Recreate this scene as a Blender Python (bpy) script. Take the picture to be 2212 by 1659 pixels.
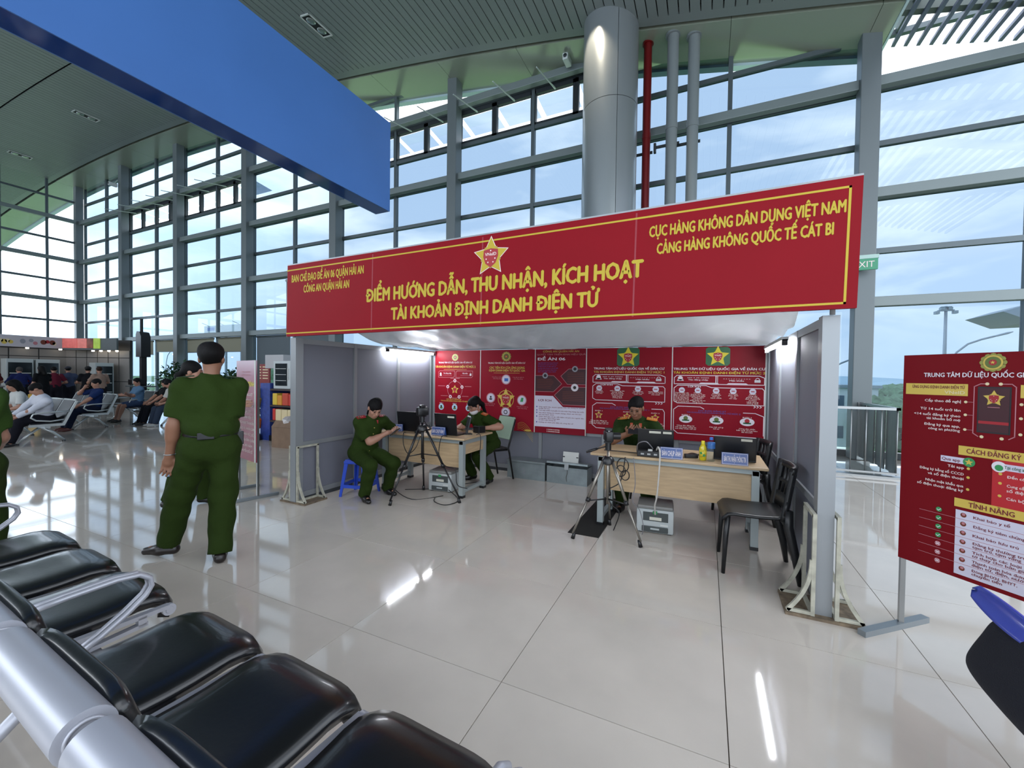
import bpy, bmesh, math, random
import numpy as np
from mathutils import Vector, Matrix
random.seed(7); rng = np.random.default_rng(7)
scene = bpy.context.scene
for o in list(bpy.data.objects): bpy.data.objects.remove(o)
COL = scene.collection

# ---------------------------------------------------------------- camera
F_PX, YAW, PITCH, ROLL = 894.112, -0.43917334, -0.01927658, 0.01340081
CAM_H = 1.513
cam = bpy.data.cameras.new('camera'); cam.sensor_width = 36.0; cam.lens = F_PX/2212*36.0
cam.clip_start = 0.05; cam.clip_end = 3000
cam_o = bpy.data.objects.new('camera', cam); COL.objects.link(cam_o)
_f = Vector((math.sin(YAW)*math.cos(PITCH), math.cos(YAW)*math.cos(PITCH), math.sin(PITCH)))
_r = Vector((math.cos(YAW), -math.sin(YAW), 0)); _u = _r.cross(_f)
_r2 = math.cos(ROLL)*_r + math.sin(ROLL)*_u; _u2 = -math.sin(ROLL)*_r + math.cos(ROLL)*_u
cam_o.matrix_world = Matrix(((_r2.x,_u2.x,-_f.x,0),(_r2.y,_u2.y,-_f.y,0),(_r2.z,_u2.z,-_f.z,CAM_H),(0,0,0,1)))
scene.camera = cam_o

# ---------------------------------------------------------------- world
W = bpy.data.worlds.new('sky'); scene.world = W; W.use_nodes = True
def build_world():
    nt = W.node_tree; N = nt.nodes; L = nt.links
    for n in list(N): N.remove(n)
    out = N.new('ShaderNodeOutputWorld'); bg = N.new('ShaderNodeBackground')
    tc = N.new('ShaderNodeTexCoord')
    sep = N.new('ShaderNodeSeparateXYZ'); L.new(tc.outputs['Generated'], sep.inputs[0])
    # clouds stretched along the horizon
    mp = N.new('ShaderNodeMapping'); mp.inputs['Scale'].default_value = (1.6, 1.6, 5.0)
    L.new(tc.outputs['Generated'], mp.inputs[0])
    nz = N.new('ShaderNodeTexNoise'); nz.inputs['Scale'].default_value = 1.7; nz.inputs['Detail'].default_value = 7
    nz.inputs['Roughness'].default_value = 0.55; nz.inputs['Distortion'].default_value = 0.4
    L.new(mp.outputs[0], nz.inputs['Vector'])
    cr = N.new('ShaderNodeValToRGB'); cr.color_ramp.elements[0].position = 0.42; cr.color_ramp.elements[1].position = 0.64
    cr.color_ramp.elements[0].color = (0.90, 1.05, 1.27, 1); cr.color_ramp.elements[1].color = (1.60, 1.60, 1.60, 1)
    L.new(nz.outputs[0], cr.inputs[0])
    # hazy band by the horizon
    hz = N.new('ShaderNodeMapRange'); hz.inputs[1].default_value = 0.0; hz.inputs[2].default_value = 0.22
    hz.inputs[3].default_value = 0.75; hz.inputs[4].default_value = 0.0; L.new(sep.outputs[2], hz.inputs[0])
    mx = N.new('ShaderNodeMixRGB'); mx.inputs[2].default_value = (0.92, 1.12, 1.32, 1)
    L.new(hz.outputs[0], mx.inputs[0]); L.new(cr.outputs[0], mx.inputs[1])
    # broad brightening round the clouded sun, low on the left
    dt = N.new('ShaderNodeVectorMath'); dt.operation = 'DOT_PRODUCT'
    s = Vector((-0.95, -0.06, 0.42)).normalized(); dt.inputs[1].default_value = s
    nm = N.new('ShaderNodeVectorMath'); nm.operation = 'NORMALIZE'
    L.new(tc.outputs['Generated'], nm.inputs[0]); L.new(nm.outputs[0], dt.inputs[0])
    sr = N.new('ShaderNodeMapRange'); sr.inputs[1].default_value = 0.72; sr.inputs[2].default_value = 1.0
    sr.inputs[3].default_value = 1.0; sr.inputs[4].default_value = 2.3; L.new(dt.outputs['Value'], sr.inputs[0])
    vm = N.new('ShaderNodeVectorMath'); vm.operation = 'SCALE'
    L.new(mx.outputs[0], vm.inputs[0]); L.new(sr.outputs[0], vm.inputs['Scale'])
    L.new(vm.outputs[0], bg.inputs[0]); bg.inputs[1].default_value = 1.0
    L.new(bg.outputs[0], out.inputs[0])
build_world()
scene.view_settings.view_transform = 'Standard'; scene.view_settings.look = 'None'
scene.view_settings.gamma = 1.0; scene.view_settings.use_curve_mapping = False
scene.view_settings.exposure = 1.27
scene.cycles.use_denoising = True
scene.cycles.max_bounces = 10; scene.cycles.transparent_max_bounces = 24
scene.cycles.caustics_reflective = False; scene.cycles.caustics_refractive = False
scene.cycles.sample_clamp_indirect = 6.0

# ---------------------------------------------------------------- materials
def lin(c):
    if isinstance(c, str):
        c = c.lstrip('#'); c = [int(c[i:i+2], 16)/255 for i in (0,2,4)]
        return tuple((x/12.92 if x <= .04045 else ((x+.055)/1.055)**2.4) for x in c)
    return tuple(c)
MATS = {}
def mat(name, col='#808080', rough=0.5, metal=0.0, spec=0.5, bump=0.0, bscale=40.0, var=0.0, vscale=8.0, emit=None, estr=0.0, coat=0.0, stretch=None, obvar=0.0):
    if name in MATS: return MATS[name]
    m = bpy.data.materials.new(name); m.use_nodes = True; nt = m.node_tree; N = nt.nodes; L = nt.links
    b = N['Principled BSDF']; c = lin(col)
    b.inputs['Base Color'].default_value = (*c, 1); b.inputs['Roughness'].default_value = rough
    b.inputs['Metallic'].default_value = metal; b.inputs['Specular IOR Level'].default_value = spec
    if coat: b.inputs['Coat Weight'].default_value = coat; b.inputs['Coat Roughness'].default_value = 0.08
    if emit is not None:
        b.inputs['Emission Color'].default_value = (*lin(emit), 1); b.inputs['Emission Strength'].default_value = estr
    src = None
    if var or bump:
        tc = N.new('ShaderNodeTexCoord'); mp = N.new('ShaderNodeMapping')
        if stretch: mp.inputs['Scale'].default_value = stretch
        L.new(tc.outputs['Object'], mp.inputs[0])
    if var:
        nz = N.new('ShaderNodeTexNoise'); nz.inputs['Scale'].default_value = vscale; nz.inputs['Detail'].default_value = 6
        L.new(mp.outputs[0], nz.inputs['Vector'])
        r = N.new('ShaderNodeValToRGB'); r.color_ramp.elements[0].position = .3; r.color_ramp.elements[1].position = .7
        r.color_ramp.elements[0].color = (*[x*(1-var) for x in c], 1); r.color_ramp.elements[1].color = (*[min(1, x*(1+var)) for x in c], 1)
        L.new(nz.outputs[0], r.inputs[0]); src = r.outputs[0]
    if obvar:
        oi = N.new('ShaderNodeObjectInfo'); hs = N.new('ShaderNodeHueSaturation')
        mr = N.new('ShaderNodeMapRange'); mr.inputs[3].default_value = 1-obvar; mr.inputs[4].default_value = 1+obvar
        L.new(oi.outputs['Random'], mr.inputs[0]); L.new(mr.outputs[0], hs.inputs['Value'])
        if src is not None: L.new(src, hs.inputs['Color'])
        else: hs.inputs['Color'].default_value = (*c, 1)
        src = hs.outputs[0]
    if src is not None: L.new(src, b.inputs['Base Color'])
    if bump:
        n2 = N.new('ShaderNodeTexNoise'); n2.inputs['Scale'].default_value = bscale; n2.inputs['Detail'].default_value = 4
        L.new(mp.outputs[0], n2.inputs['Vector'])
        bp = N.new('ShaderNodeBump'); bp.inputs['Strength'].default_value = bump; bp.inputs['Distance'].default_value = 0.02
        L.new(n2.outputs[0], bp.inputs['Height']); L.new(bp.outputs[0], b.inputs['Normal'])
    MATS[name] = m; return m
def glass(name, tint, refl=1.5, rough=0.0):
    if name in MATS: return MATS[name]
    m = bpy.data.materials.new(name); m.use_nodes = True; nt = m.node_tree; N = nt.nodes; L = nt.links
    for n in list(N): N.remove(n)
    out = N.new('ShaderNodeOutputMaterial'); mx = N.new('ShaderNodeMixShader'); t = N.new('ShaderNodeBsdfTransparent')
    g = N.new('ShaderNodeBsdfGlossy'); g.inputs['Roughness'].default_value = rough; g.inputs['Color'].default_value = (.95,.97,1,1)
    fr = N.new('ShaderNodeFresnel'); fr.inputs[0].default_value = refl; t.inputs[0].default_value = (*tint, 1)
    ge = N.new('ShaderNodeNewGeometry'); mm = N.new('ShaderNodeMath'); mm.operation = 'SUBTRACT'; mm.inputs[0].default_value = 1.0; L.new(ge.outputs['Backfacing'], mm.inputs[1]); m2 = N.new('ShaderNodeMath'); m2.operation = 'MULTIPLY'; L.new(fr.outputs[0], m2.inputs[0]); L.new(mm.outputs[0], m2.inputs[1])
    L.new(m2.outputs[0], mx.inputs[0]); L.new(t.outputs[0], mx.inputs[1]); L.new(g.outputs[0], mx.inputs[2]); L.new(mx.outputs[0], out.inputs[0])
    MATS[name] = m; return m

# ---------------------------------------------------------------- mesh helpers
class MB:
    def __init__(s): s.v = []; s.f = []
    def add(s, vs, fs):
        n = len(s.v); s.v += [tuple(map(float, p)) for p in vs]; s.f += [tuple(i+n for i in f) for f in fs]; return s
    def box(s, lo, hi, M=None, bev=0.0):
        x0,y0,z0 = lo; x1,y1,z1 = hi
        if bev:
            bm = bmesh.new(); bmesh.ops.create_cube(bm, size=1)
            for v in bm.verts: v.co = Vector(((x0+x1)/2+v.co.x*(x1-x0), (y0+y1)/2+v.co.y*(y1-y0), (z0+z1)/2+v.co.z*(z1-z0)))
            bmesh.ops.bevel(bm, geom=bm.edges[:], offset=bev, segments=2, affect='EDGES', profile=.5)
            bm.verts.index_update(); vs = [v.co.copy() for v in bm.verts]; fs = [[v.index for v in f.verts] for f in bm.faces]; bm.free()
        else:
            vs = [Vector(p) for p in ((x0,y0,z0),(x1,y0,z0),(x1,y1,z0),(x0,y1,z0),(x0,y0,z1),(x1,y0,z1),(x1,y1,z1),(x0,y1,z1))]
            fs = [(0,3,2,1),(4,5,6,7),(0,1,5,4),(1,2,6,5),(2,3,7,6),(3,0,4,7)]
        if M is not None: vs = [M @ v for v in vs]
        return s.add(vs, fs)
    def bar(s, a, b, w, d=None, up=(0,0,1)):
        a = Vector(a); b = Vector(b); d = d or w; t = (b-a).normalized(); up = Vector(up)
        if abs(t.dot(up)) > .98: up = Vector((0,1,0))
        x = t.cross(up).normalized()*w/2; y = x.cross(t).normalized()*d/2
        vs = [a-x-y,a+x-y,a+x+y,a-x+y,b-x-y,b+x-y,b+x+y,b-x+y]
        return s.add(vs, [(0,3,2,1),(4,5,6,7),(0,1,5,4),(1,2,6,5),(2,3,7,6),(3,0,4,7)])
    def tube(s, pts, r, n=8, cap=True, flat=1.0):
        pts = [Vector(p) for p in pts]; rs = r if isinstance(r, (list,tuple)) else [r]*len(pts)
        rings = []; prev = None
        for i,p in enumerate(pts):
            t = (pts[min(i+1,len(pts)-1)]-pts[max(i-1,0)]).normalized()
            if prev is None:
                u = Vector((0,0,1)) if abs(t.z) < .9 else Vector((0,1,0)); x = t.cross(u).normalized()
            else:
                x = (prev - t*prev.dot(t)); x = x.normalized() if x.length > 1e-6 else t.orthogonal().normalized()
            y = t.cross(x); prev = x
            rings.append([p + x*math.cos(2*math.pi*k/n)*rs[i] + y*math.sin(2*math.pi*k/n)*rs[i]*flat for k in range(n)])
        vs = [q for R in rings for q in R]; fs = []
        for i in range(len(pts)-1):
            for k in range(n):
                k2 = (k+1) % n; fs.append((i*n+k, i*n+k2, (i+1)*n+k2, (i+1)*n+k))
        if cap: fs.append(tuple(range(n))[::-1]); fs.append(tuple((len(pts)-1)*n+k for k in range(n)))
        return s.add(vs, fs)
    def lathe(s, prof, n=24, c=(0,0,0)):
        vs = []; fs = []
        for (r,z) in prof:
            for k in range(n): a = 2*math.pi*k/n; vs.append((c[0]+r*math.cos(a), c[1]+r*math.sin(a), c[2]+z))
        for i in range(len(prof)-1):
            for k in range(n):
                k2 = (k+1) % n; fs.append((i*n+k, i*n+k2, (i+1)*n+k2, (i+1)*n+k))
        fs.append(tuple(range(n))[::-1]); fs.append(tuple((len(prof)-1)*n+k for k in range(n)))
        return s.add(vs, fs)
    def prism(s, poly, fn, d0, d1):
        """poly: 2D outline, fn(u,v,d)->3D"""
        n = len(poly); vs = [fn(u,v,d0) for u,v in poly]+[fn(u,v,d1) for u,v in poly]
        fs = [tuple(range(n))[::-1], tuple(range(n,2*n))]+[(k,(k+1)%n,n+(k+1)%n,n+k) for k in range(n)]
        return s.add(vs, fs)
    def blob(s, c, r, n=2, jit=0.0):
        bm = bmesh.new(); bmesh.ops.create_icosphere(bm, subdivisions=n, radius=1.0)
        r = r if isinstance(r, (tuple,list)) else (r,r,r); vs = []
        for v in bm.verts:
            k = 1+random.uniform(-jit, jit); vs.append((c[0]+v.co.x*r[0]*k, c[1]+v.co.y*r[1]*k, c[2]+v.co.z*r[2]*k))
        bm.verts.index_update(); fs = [[v.index for v in f.verts] for f in bm.faces]; bm.free()
        return s.add(vs, fs)
    def mesh(s, name, m=None, smooth=False):
        me = bpy.data.meshes.new(name); me.from_pydata(s.v, [], s.f)
        if m: me.materials.append(m)
        if smooth:
            me.polygons.foreach_set('use_smooth', [True]*len(me.polygons))
        me.update(); return me
    def build(s, name, m, parent=None, smooth=False, sharp=None):
        me = s.mesh(name, m, smooth)
        o = bpy.data.objects.new(name, me); COL.objects.link(o)
        if parent is not None: o.parent = parent
        if smooth and sharp: me.set_sharp_from_angle(angle=math.radians(sharp))
        return o
def link(name, me, parent=None, loc=(0,0,0), rot=(0,0,0), scale=(1,1,1)):
    o = bpy.data.objects.new(name, me); COL.objects.link(o); o.parent = parent
    o.location = loc; o.rotation_euler = rot; o.scale = scale; return o
def thing(name, label, cat, loc=(0,0,0), rotz=0.0, group=None):
    o = bpy.data.objects.new(name, None); COL.objects.link(o); o.empty_display_size = .1
    o.location = loc; o.rotation_euler = (0,0,rotz); o['label'] = label; o['category'] = cat
    if group: o['group'] = group
    return o
def tag(o, label, cat, group=None):
    o['label'] = label; o['category'] = cat
    if group: o['group'] = group
    return o
def struct(o, label=None, cat=None):
    o['kind'] = 'structure'
    if label: o['label'] = label
    if cat: o['category'] = cat
    return o
def copy_tree(o, parent=None):
    c = o.copy(); COL.objects.link(c); c.parent = parent
    for ch in list(o.children): copy_tree(ch, c)
    return c
def rot2(a): return Matrix.Rotation(a, 4, 'Z')

# ---------------------------------------------------------------- flat print (2D drawing on a plane)
FONT = None
_tcache = {}
def text_tris(s, bold=0.0):
    key = (s, bold)
    if key in _tcache: return _tcache[key]
    cu = bpy.data.curves.new('t', 'FONT'); cu.body = s; cu.size = 1.0; cu.offset = bold; cu.resolution_u = 2
    if FONT: cu.font = FONT
    o = bpy.data.objects.new('t', cu); me = o.to_mesh()
    vs = np.zeros(len(me.vertices)*3); me.vertices.foreach_get('co', vs); vs = vs.reshape(-1,3)
    fs = [tuple(p.vertices) for p in me.polygons]
    o.to_mesh_clear(); bpy.data.objects.remove(o); bpy.data.curves.remove(cu)
    _tcache[key] = (vs, fs); return vs, fs
_HORN = dict(zip('ƠỚỜỞỠỢơớờởỡợ','OÓÒỎÕỌoóòỏõọ'))
def glyphs(st):
    """letters whose outlines overlap (barred D, horned O) are composed from plain ones"""
    base = ''.join('D' if c == 'Đ' else 'd' if c == 'đ' else _HORN.get(c, c) for c in st); vs, fs = text_tris(base); vs = [tuple(p) for p in vs]; fs = list(fs)
    for i,c in enumerate(st):
        if c not in 'Đđ' and c not in _HORN: continue
        b = base[i]; gv,_ = text_tris(b); pv,_ = text_tris('.'+base[:i+1]); dv,_ = text_tris('.'); av,_ = text_tris('.'+base[0])
        shift = text_tris(base[0])[0][:,0].min()-av[av[:,0] > dv[:,0].max()+.02][:,0].min() if True else 0
        xr = pv[:,0].max()+shift; gw = gv[:,0].max()-gv[:,0].min(); xl = xr-gw
        if c == 'Đ': q = [(xl-.07,.32),(xl+.30,.32),(xl+.30,.40),(xl-.07,.40)]
        elif c == 'đ': q = [(xr-.30,.56),(xr+.06,.56),(xr+.06,.62),(xr-.30,.62)]
        elif c.isupper(): q = [(xr-.10,.58),(xr-.02,.60),(xr+.04,.78),(xr-.05,.78)]
        else: q = [(xr-.09,.40),(xr-.02,.40),(xr+.05,.58),(xr-.03,.58)]
        n = len(vs); vs += [(x,y,0.0) for x,y in q]; fs.append((n,n+1,n+2,n+3))
    return np.array(vs), fs
class Print:
    """origin: upper-left corner of the sheet, ux: unit vector to the right, n: outward normal, w,h size; u,v in 0..1 from upper left"""
    def __init__(s, origin, ux, n, w, h, up=(0,0,1)):
        s.o = Vector(origin); s.ux = Vector(ux).normalized(); s.n = Vector(n).normalized(); s.up = Vector(up); s.w = w; s.h = h; s.b = {}; s.lay = 0.001
    def P(s, u, v, k=0): return s.o + s.ux*(u*s.w) - s.up*(v*s.h) + s.n*(s.lay*(1+k))
    def mb(s, key): return s.b.setdefault(key, MB())
    def poly(s, key, pts, k=0):
        s.mb(key).add([s.P(u,v,k) for u,v in pts], [tuple(range(len(pts)))[::-1]])
    def rect(s, key, u0, v0, u1, v1, k=0): s.poly(key, [(u0,v0),(u1,v0),(u1,v1),(u0,v1)], k)
    def ell(s, key, u, v, r, k=0, ry=None, n=20):
        ry = ry if ry is not None else r*s.w/s.h
        s.poly(key, [(u+r*math.cos(2*math.pi*i/n), v+ry*math.sin(2*math.pi*i/n)) for i in range(n)], k)
    def ring(s, key, u, v, r, t, k=0, n=32):
        a = s.w/s.h
        for i in range(n):
            p = 2*math.pi*i/n; q = 2*math.pi*(i+1)/n
            s.poly(key, [(u+(r)*math.cos(p), v+r*a*math.sin(p)), (u+r*math.cos(q), v+r*a*math.sin(q)), (u+(r-t)*math.cos(q), v+(r-t)*a*math.sin(q)), (u+(r-t)*math.cos(p), v+(r-t)*a*math.sin(p))], k)
    def line(s, key, pts, t, k=0, closed=False):
        """t in metres"""
        pts = list(pts)+([pts[0]] if closed else [])
        for a,b in zip(pts[:-1], pts[1:]):
            A = Vector((a[0]*s.w, a[1]*s.h)); B = Vector((b[0]*s.w, b[1]*s.h)); d = (B-A)
            if d.length < 1e-6: continue
            d.normalize(); nn = Vector((-d.y, d.x))*t/2; A = A-d*t*.5; B = B+d*t*.5
            s.poly(key, [((p.x)/s.w, (p.y)/s.h) for p in (A-nn, B-nn, B+nn, A+nn)], k)
    def star(s, key, u, v, R, r=None, n=5, k=0, a0=-90):
        r = r or R*.42; a = s.w/s.h; pts = []
        for i in range(2*n):
            q = math.radians(a0+180*i/n); rr = R if i % 2 == 0 else r; pts.append((u+rr*math.cos(q), v+rr*a*math.sin(q)))
        c = (u, v)
        for i in range(2*n): s.poly(key, [c, pts[i], pts[(i+1) % (2*n)]], k)
    def text(s, key, st, u, v, width=None, cap=None, align='c', bold=0.02, k=1):
        """v: centre line of the capitals; width (fraction of sheet width), cap (fraction of the sheet height)"""
        vs, fs = glyphs(st)
        if not len(vs): return
        x0 = vs[:,0].min(); x1 = vs[:,0].max(); capu = 0.69
        sc_y = cap*s.h/capu
        sc_x = width*s.w/(x1-x0) if width else sc_y
        tw = (x1-x0)*sc_x
        left = u*s.w - (tw/2 if align == 'c' else (tw if align == 'r' else 0))
        base = v*s.h + cap*s.h/2
        # heavier strokes: the same letters laid again a hair to either side
        e = bold*sc_x*.85
        for q,(dx,dy) in enumerate(((0,0),(-e,0),(e,0),(0,bold*sc_y*.5),(0,-bold*sc_y*.5)) if bold > .012 else ((0,0),)):
            pv = [s.o + s.ux*(left+(p[0]-x0)*sc_x+dx) - s.up*(base-p[1]*sc_y+dy) + s.n*(s.lay*(1+k)+.00008*q) for p in vs]
            s.mb(key).add(pv, fs)
    def emblem(s, u, v, R, gold='gold', k=1, ring=False, txt=True):
        a = s.w/s.h
        if ring:
            s.ring(gold, u, v+R*.02, R*.86, R*.05, k)
        s.star(gold, u, v, R, R*.5, k=k+1)
        s.star(gold+'_dark' if gold == 'gold' else gold, u, v, R*.62, R*.5, a0=90, k=k)
        sh = [(-.42,-.34),(0,-.42),(.42,-.34),(.44,0),(.3,.36),(0,.58),(-.3,.36),(-.44,0)]
        s.poly('shield', [(u+x*R, v+y*R*a) for x,y in sh], k+2)
        if txt: s.text('pale', 'VNeID', u, v-R*a*.12, width=R*.66, cap=R*a*.16, k=k+3)
        for x,y in ((-.26,.12),(.26,.12),(-.15,.3),(.15,.3),(0,-.3)): s.ell('pale', u+x*R, v+y*R*a, R*.04, k=k+3, n=6)
    def crest(s, u, v, R, k=1):
        a = s.w/s.h
        for i in range(12):
            q = 2*math.pi*i/12; s.ell('olive', u+R*.78*math.cos(q), v+R*.72*a*math.sin(q), R*.26, k=k, n=8)
        s.ell('gold', u, v, R*.74, k=k+1); s.ell('olive_dark', u, v, R*.6, k=k+2); s.ell('shield', u, v, R*.3, k=k+3); s.star('gold', u, v, R*.2, k=k+4)
    def build(s, parent, mats, names=None):
        for key, mb in s.b.items():
            nm = (names or {}).get(key, 'print'); o = mb.build(nm, mats.get(key) or mats[key.split('/')[0]], parent)
            if '/' not in key: o['kind'] = 'stuff'
def print_mats():
    d = dict(gold='#c9ae4c', gold_dark='#a8903c', white='#dcd6dc', pale='#e6d3cf', shield='#9c1822', olive='#8c8a3c', olive_dark='#5c6a2c', green='#1c5a32', dark='#4a0c18', red2='#b01822', panel='#c8c4d4', blue='#3c3c8c', black='#141216', text_red='#6e1424', bluec='#2c5caa', darkmaroon='#3a0a14', green2='#2f8a4e', rose='#b4747c', cream='#d8c9a0', grey='#8f8f98', yellow='#d2c11e', sky='#a9c9d9', brown='#6b2a14')
    return {k: mat('print_'+k, v, rough=.45) for k,v in d.items()}
PM = None
NAMES = dict(gold='gold_print', gold_dark='gold_print', white='white_print', pale='pale_print', shield='red_print', panel='panel_print', blue='blue_print', green='green_print', dark='dark_print', black='black_print', yellow='yellow_print')
# ================================================================ STRUCTURE
PM = print_mats()
ARCH = lambda X: 11.3-.00455*(X+24)**2
SLOPE = lambda X: -2*.00455*(X+24)
M_tile = mat('polished_tile', '#c2bab0', rough=.055, spec=.5, var=.07, vscale=2.2, obvar=.025)
M_grout = mat('grout', '#6d665c', rough=.8)
M_colm = mat('column_paint', '#6a7274', rough=.42, metal=.15)
M_frame = mat('frame_grey', '#5a6468', rough=.4, metal=.3)
M_girt = mat('girt_grey', '#7a8484', rough=.4, metal=.15)
M_dark = mat('dark_frame', '#22282c', rough=.5)
M_soff = mat('soffit_panel', '#9aa392', rough=.24, metal=.25)
M_slat = mat('ceiling_slat', '#7e8684', rough=.45, metal=.1, obvar=.03)
M_back = mat('ceiling_void', '#141819', rough=.9)
M_eave = mat('eave_edge', '#b8cdd2', rough=.4)
M_pane = glass('tinted_glass', (.45,.505,.55), 1.45)
M_steel = mat('brushed_steel', '#9a9c9c', rough=.3, metal=.85)

def in_view(p, mx=120):
    c = cam_o.matrix_world.inverted() @ Vector(p)
    if c.z > -.05: return False
    x = 1106+F_PX*c.x/-c.z; y = 829.5-F_PX*c.y/-c.z
    return -mx < x < 2212+mx and -mx < y < 1659+mx
bpy.context.view_layer.update()

def build_floor():
    mb = MB().box((-52,-9,-.35), (14,10.62,-.012)); fl = struct(mb.build('floor', M_grout))
    g = .0022
    tm = MB().box((g,g,-.012), (1-g,1.003-g,0)).mesh('tile', M_tile)
    cells = []
    for i in range(-40, 12):
        for j in range(-9, 10):
            x = .112+i; y = .81+1.003*(j-1)
            if y+1 > 10.62: continue
            c = (x+.5, y+.5, 0); v = any(in_view((x+a,y+b,0)) for a in (0,.5,1) for b in (0,.5,1))
            cells.append((0 if v else 1, math.hypot(c[0],c[1]), x, y))
    cells.sort(); rest = MB()
    for n,(nv,d,x,y) in enumerate(cells):
        if n < 290 and not nv: link('tile', tm, fl, (x,y,0))
        else: rest.box((x+g,y+g,-.012), (x+1-g,y+1.003-g,0))
    r = rest.build('tile_field', M_tile, fl); r['kind'] = 'stuff'
build_floor()

CX = [2.695-4.7*k for k in range(-1,8)]          # column centres, right to left
YC0, YC1, YG = 10.0, 10.3, 10.42
ROWS = [.12, 3.02, 4.05, 5.09, 6.13, 7.19, 8.20, 9.25, 10.30, 11.35]
THICK = (3.02, 5.09, 7.19, 9.25)
VENT_BAYS = (-2.005, -6.705, -16.105+0, -20.805)     # right-hand column of bays with open vents
def build_back_wall():
    w = struct(MB().box((-30.4,10.36,0), (9.0,10.5,.12)).build('wall_back', M_dark))
    for x in CX:
        top = ARCH(x)+.15 if x < 3.2 else 8.3
        MB().box((x-.152,YC0,0), (x+.152,YC1,top), bev=.012).build('column', M_colm, w)
        MB().box((x-.05,YG-.05,.1), (x+.05,YG+.05,min(top,ARCH(x)+.2) if x < 3.2 else 8.2)).build('mullion', M_frame, w)
    half = []
    for k in range(len(CX)-1):
        xr, xl = CX[k], CX[k+1]; xm = (xr+xl)/2
        top = ARCH(xm)+.2 if xm < 3.2 else 8.2
        MB().box((xm-.045,YG-.06,.1), (xm+.045,YG+.06,top)).build('mullion', M_frame, w)
        half += [(xm, xr, xr, k), (xl, xm, xr, k)]
        for z in ROWS[1:]:
            if xm < 3.2 and z > max(ARCH(xl), ARCH(xr))-.25: continue
            if xm > 3.2 and z > 8.25: continue
            MB().box((xl+.05,YG-.05,z-.05), (xr-.05,YG+.05,z+.05)).build('transom', M_frame, w)
            if z in THICK:
                MB().box((xl+.15,10.10,z-.085), (xr-.15,10.27,z+.1), bev=.01).build('girt', M_girt, w)
    pm = {}
    for xl, xr, bay, k in half:
        for a,b in zip(ROWS[:-1], ROWS[1:]):
            xm = (xl+xr)/2
            if xm < 3.2:
                if a > ARCH(xm)-.15: continue
            elif a >= 7.1: continue
            vent = abs(min(abs(bay-v) for v in VENT_BAYS)) < .05 and a == 8.20
            if abs(min(abs(bay-v) for v in VENT_BAYS[:2])) < .05 and a >= 9.2: continue
            if vent:
                for xa, xb in ((xl, (xl+xr)/2), ((xl+xr)/2, xr)):
                    fr = MB(); x0 = xa+.005; x1 = xb-.005
                    fr.box((x0,YG-.05,8.25),(x0+.07,YG+.06,9.16)); fr.box((x1-.07,YG-.05,8.25),(x1,YG+.06,9.16)); fr.box((x0,YG-.05,9.06),(x1,YG+.06,9.2)); fr.box((x0,YG-.05,8.25),(x1,YG+.06,8.31))
                    fo = fr.build('vent_frame', M_dark, w)
                    # sash hung at the top, pushed open outwards
                    sw = x1-x0-.14; hh = .74; an = math.radians(82)
                    p = MB().box((-sw/2,-.006,-hh), (sw/2,.006,0)).build('vent_pane', M_pane, fo)
                    p.location = ((x0+x1)/2, YG+.05, 9.04); p.rotation_euler = (an,0,0)
                    xs = (x0+x1)/2
                    MB().tube([(xs+.02,YG-.02,9.07),(xs-.01,9.95,8.99),(xs-.05,9.26,8.88)], [.026,.016,.014], 8).build('vent_rod', mat('white_rod','#b9c2c0',rough=.4), fo)
                continue
            zt = min(b, ARCH(xm)+.1) if xm < 3.2 else b
            key = (round(xr-xl,3), round(zt-a,3))
            if key not in pm:
                pm[key] = MB().box((-(xr-xl)/2+.04,-.006,.045), ((xr-xl)/2-.04,.006,zt-a-.045)).mesh('pane', M_pane)
            link('pane', pm[key], w, (xm,YG,a))
    return w
WALL = build_back_wall()

def build_left_wall():
    x = -30.25
    w = struct(MB().box((x-.07,-8,0), (x+.07,10.2,.12)).build('wall_left', M_dark))
    ys = [9.0-1.56*k for k in range(0,11)]
    for y in ys: MB().box((x-.045,y-.045,.1), (x+.045,y+.045,11.4)).build('mullion', M_frame, w)
    for z in ROWS[1:]: MB().box((x-.05,-7.5,z-.05), (x+.05,10.0,z+.05)).build('transom', M_frame, w)
    for z in THICK: MB().box((x+.1,-7.5,z-.085), (x+.25,10.0,z+.1), bev=.01).build('girt', M_girt, w)
    MB().box((x-.05,-7.5,11.2), (x+.05,10.0,11.35)).build('transom', M_frame, w)
    ye = [10.0]+ys; pm = {}
    for a,b in zip(ye[1:], ye[:-1]):
        for z0,z1 in zip(ROWS[:-1], ROWS[1:]):
            key = (round(b-a,3), round(z1-z0,3))
            if key not in pm: pm[key] = MB().box((-.006,.045,.05), (.006,b-a-.045,z1-z0-.05)).mesh('pane', glass('clear_wall_glass',(.80,.83,.85),1.4))
            link('pane', pm[key], w, (x,a,z0))
build_left_wall()
def build_shade_wall():  # unseen low wall behind the camera, added to dim the left hall
    m = mat('shade_wall_paint','#7f8486',rough=.7)
    w = struct(MB().box((-52,-9.2,0),(-5.5,-9.0,4.2)).build('added_shade_wall', m))
    for x in np.arange(-50,-6,4.7): MB().box((x-.2,-9.0,0),(x+.2,-8.8,4.2)).build('shade_wall_pilaster', M_colm, w)
build_shade_wall()

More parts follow.
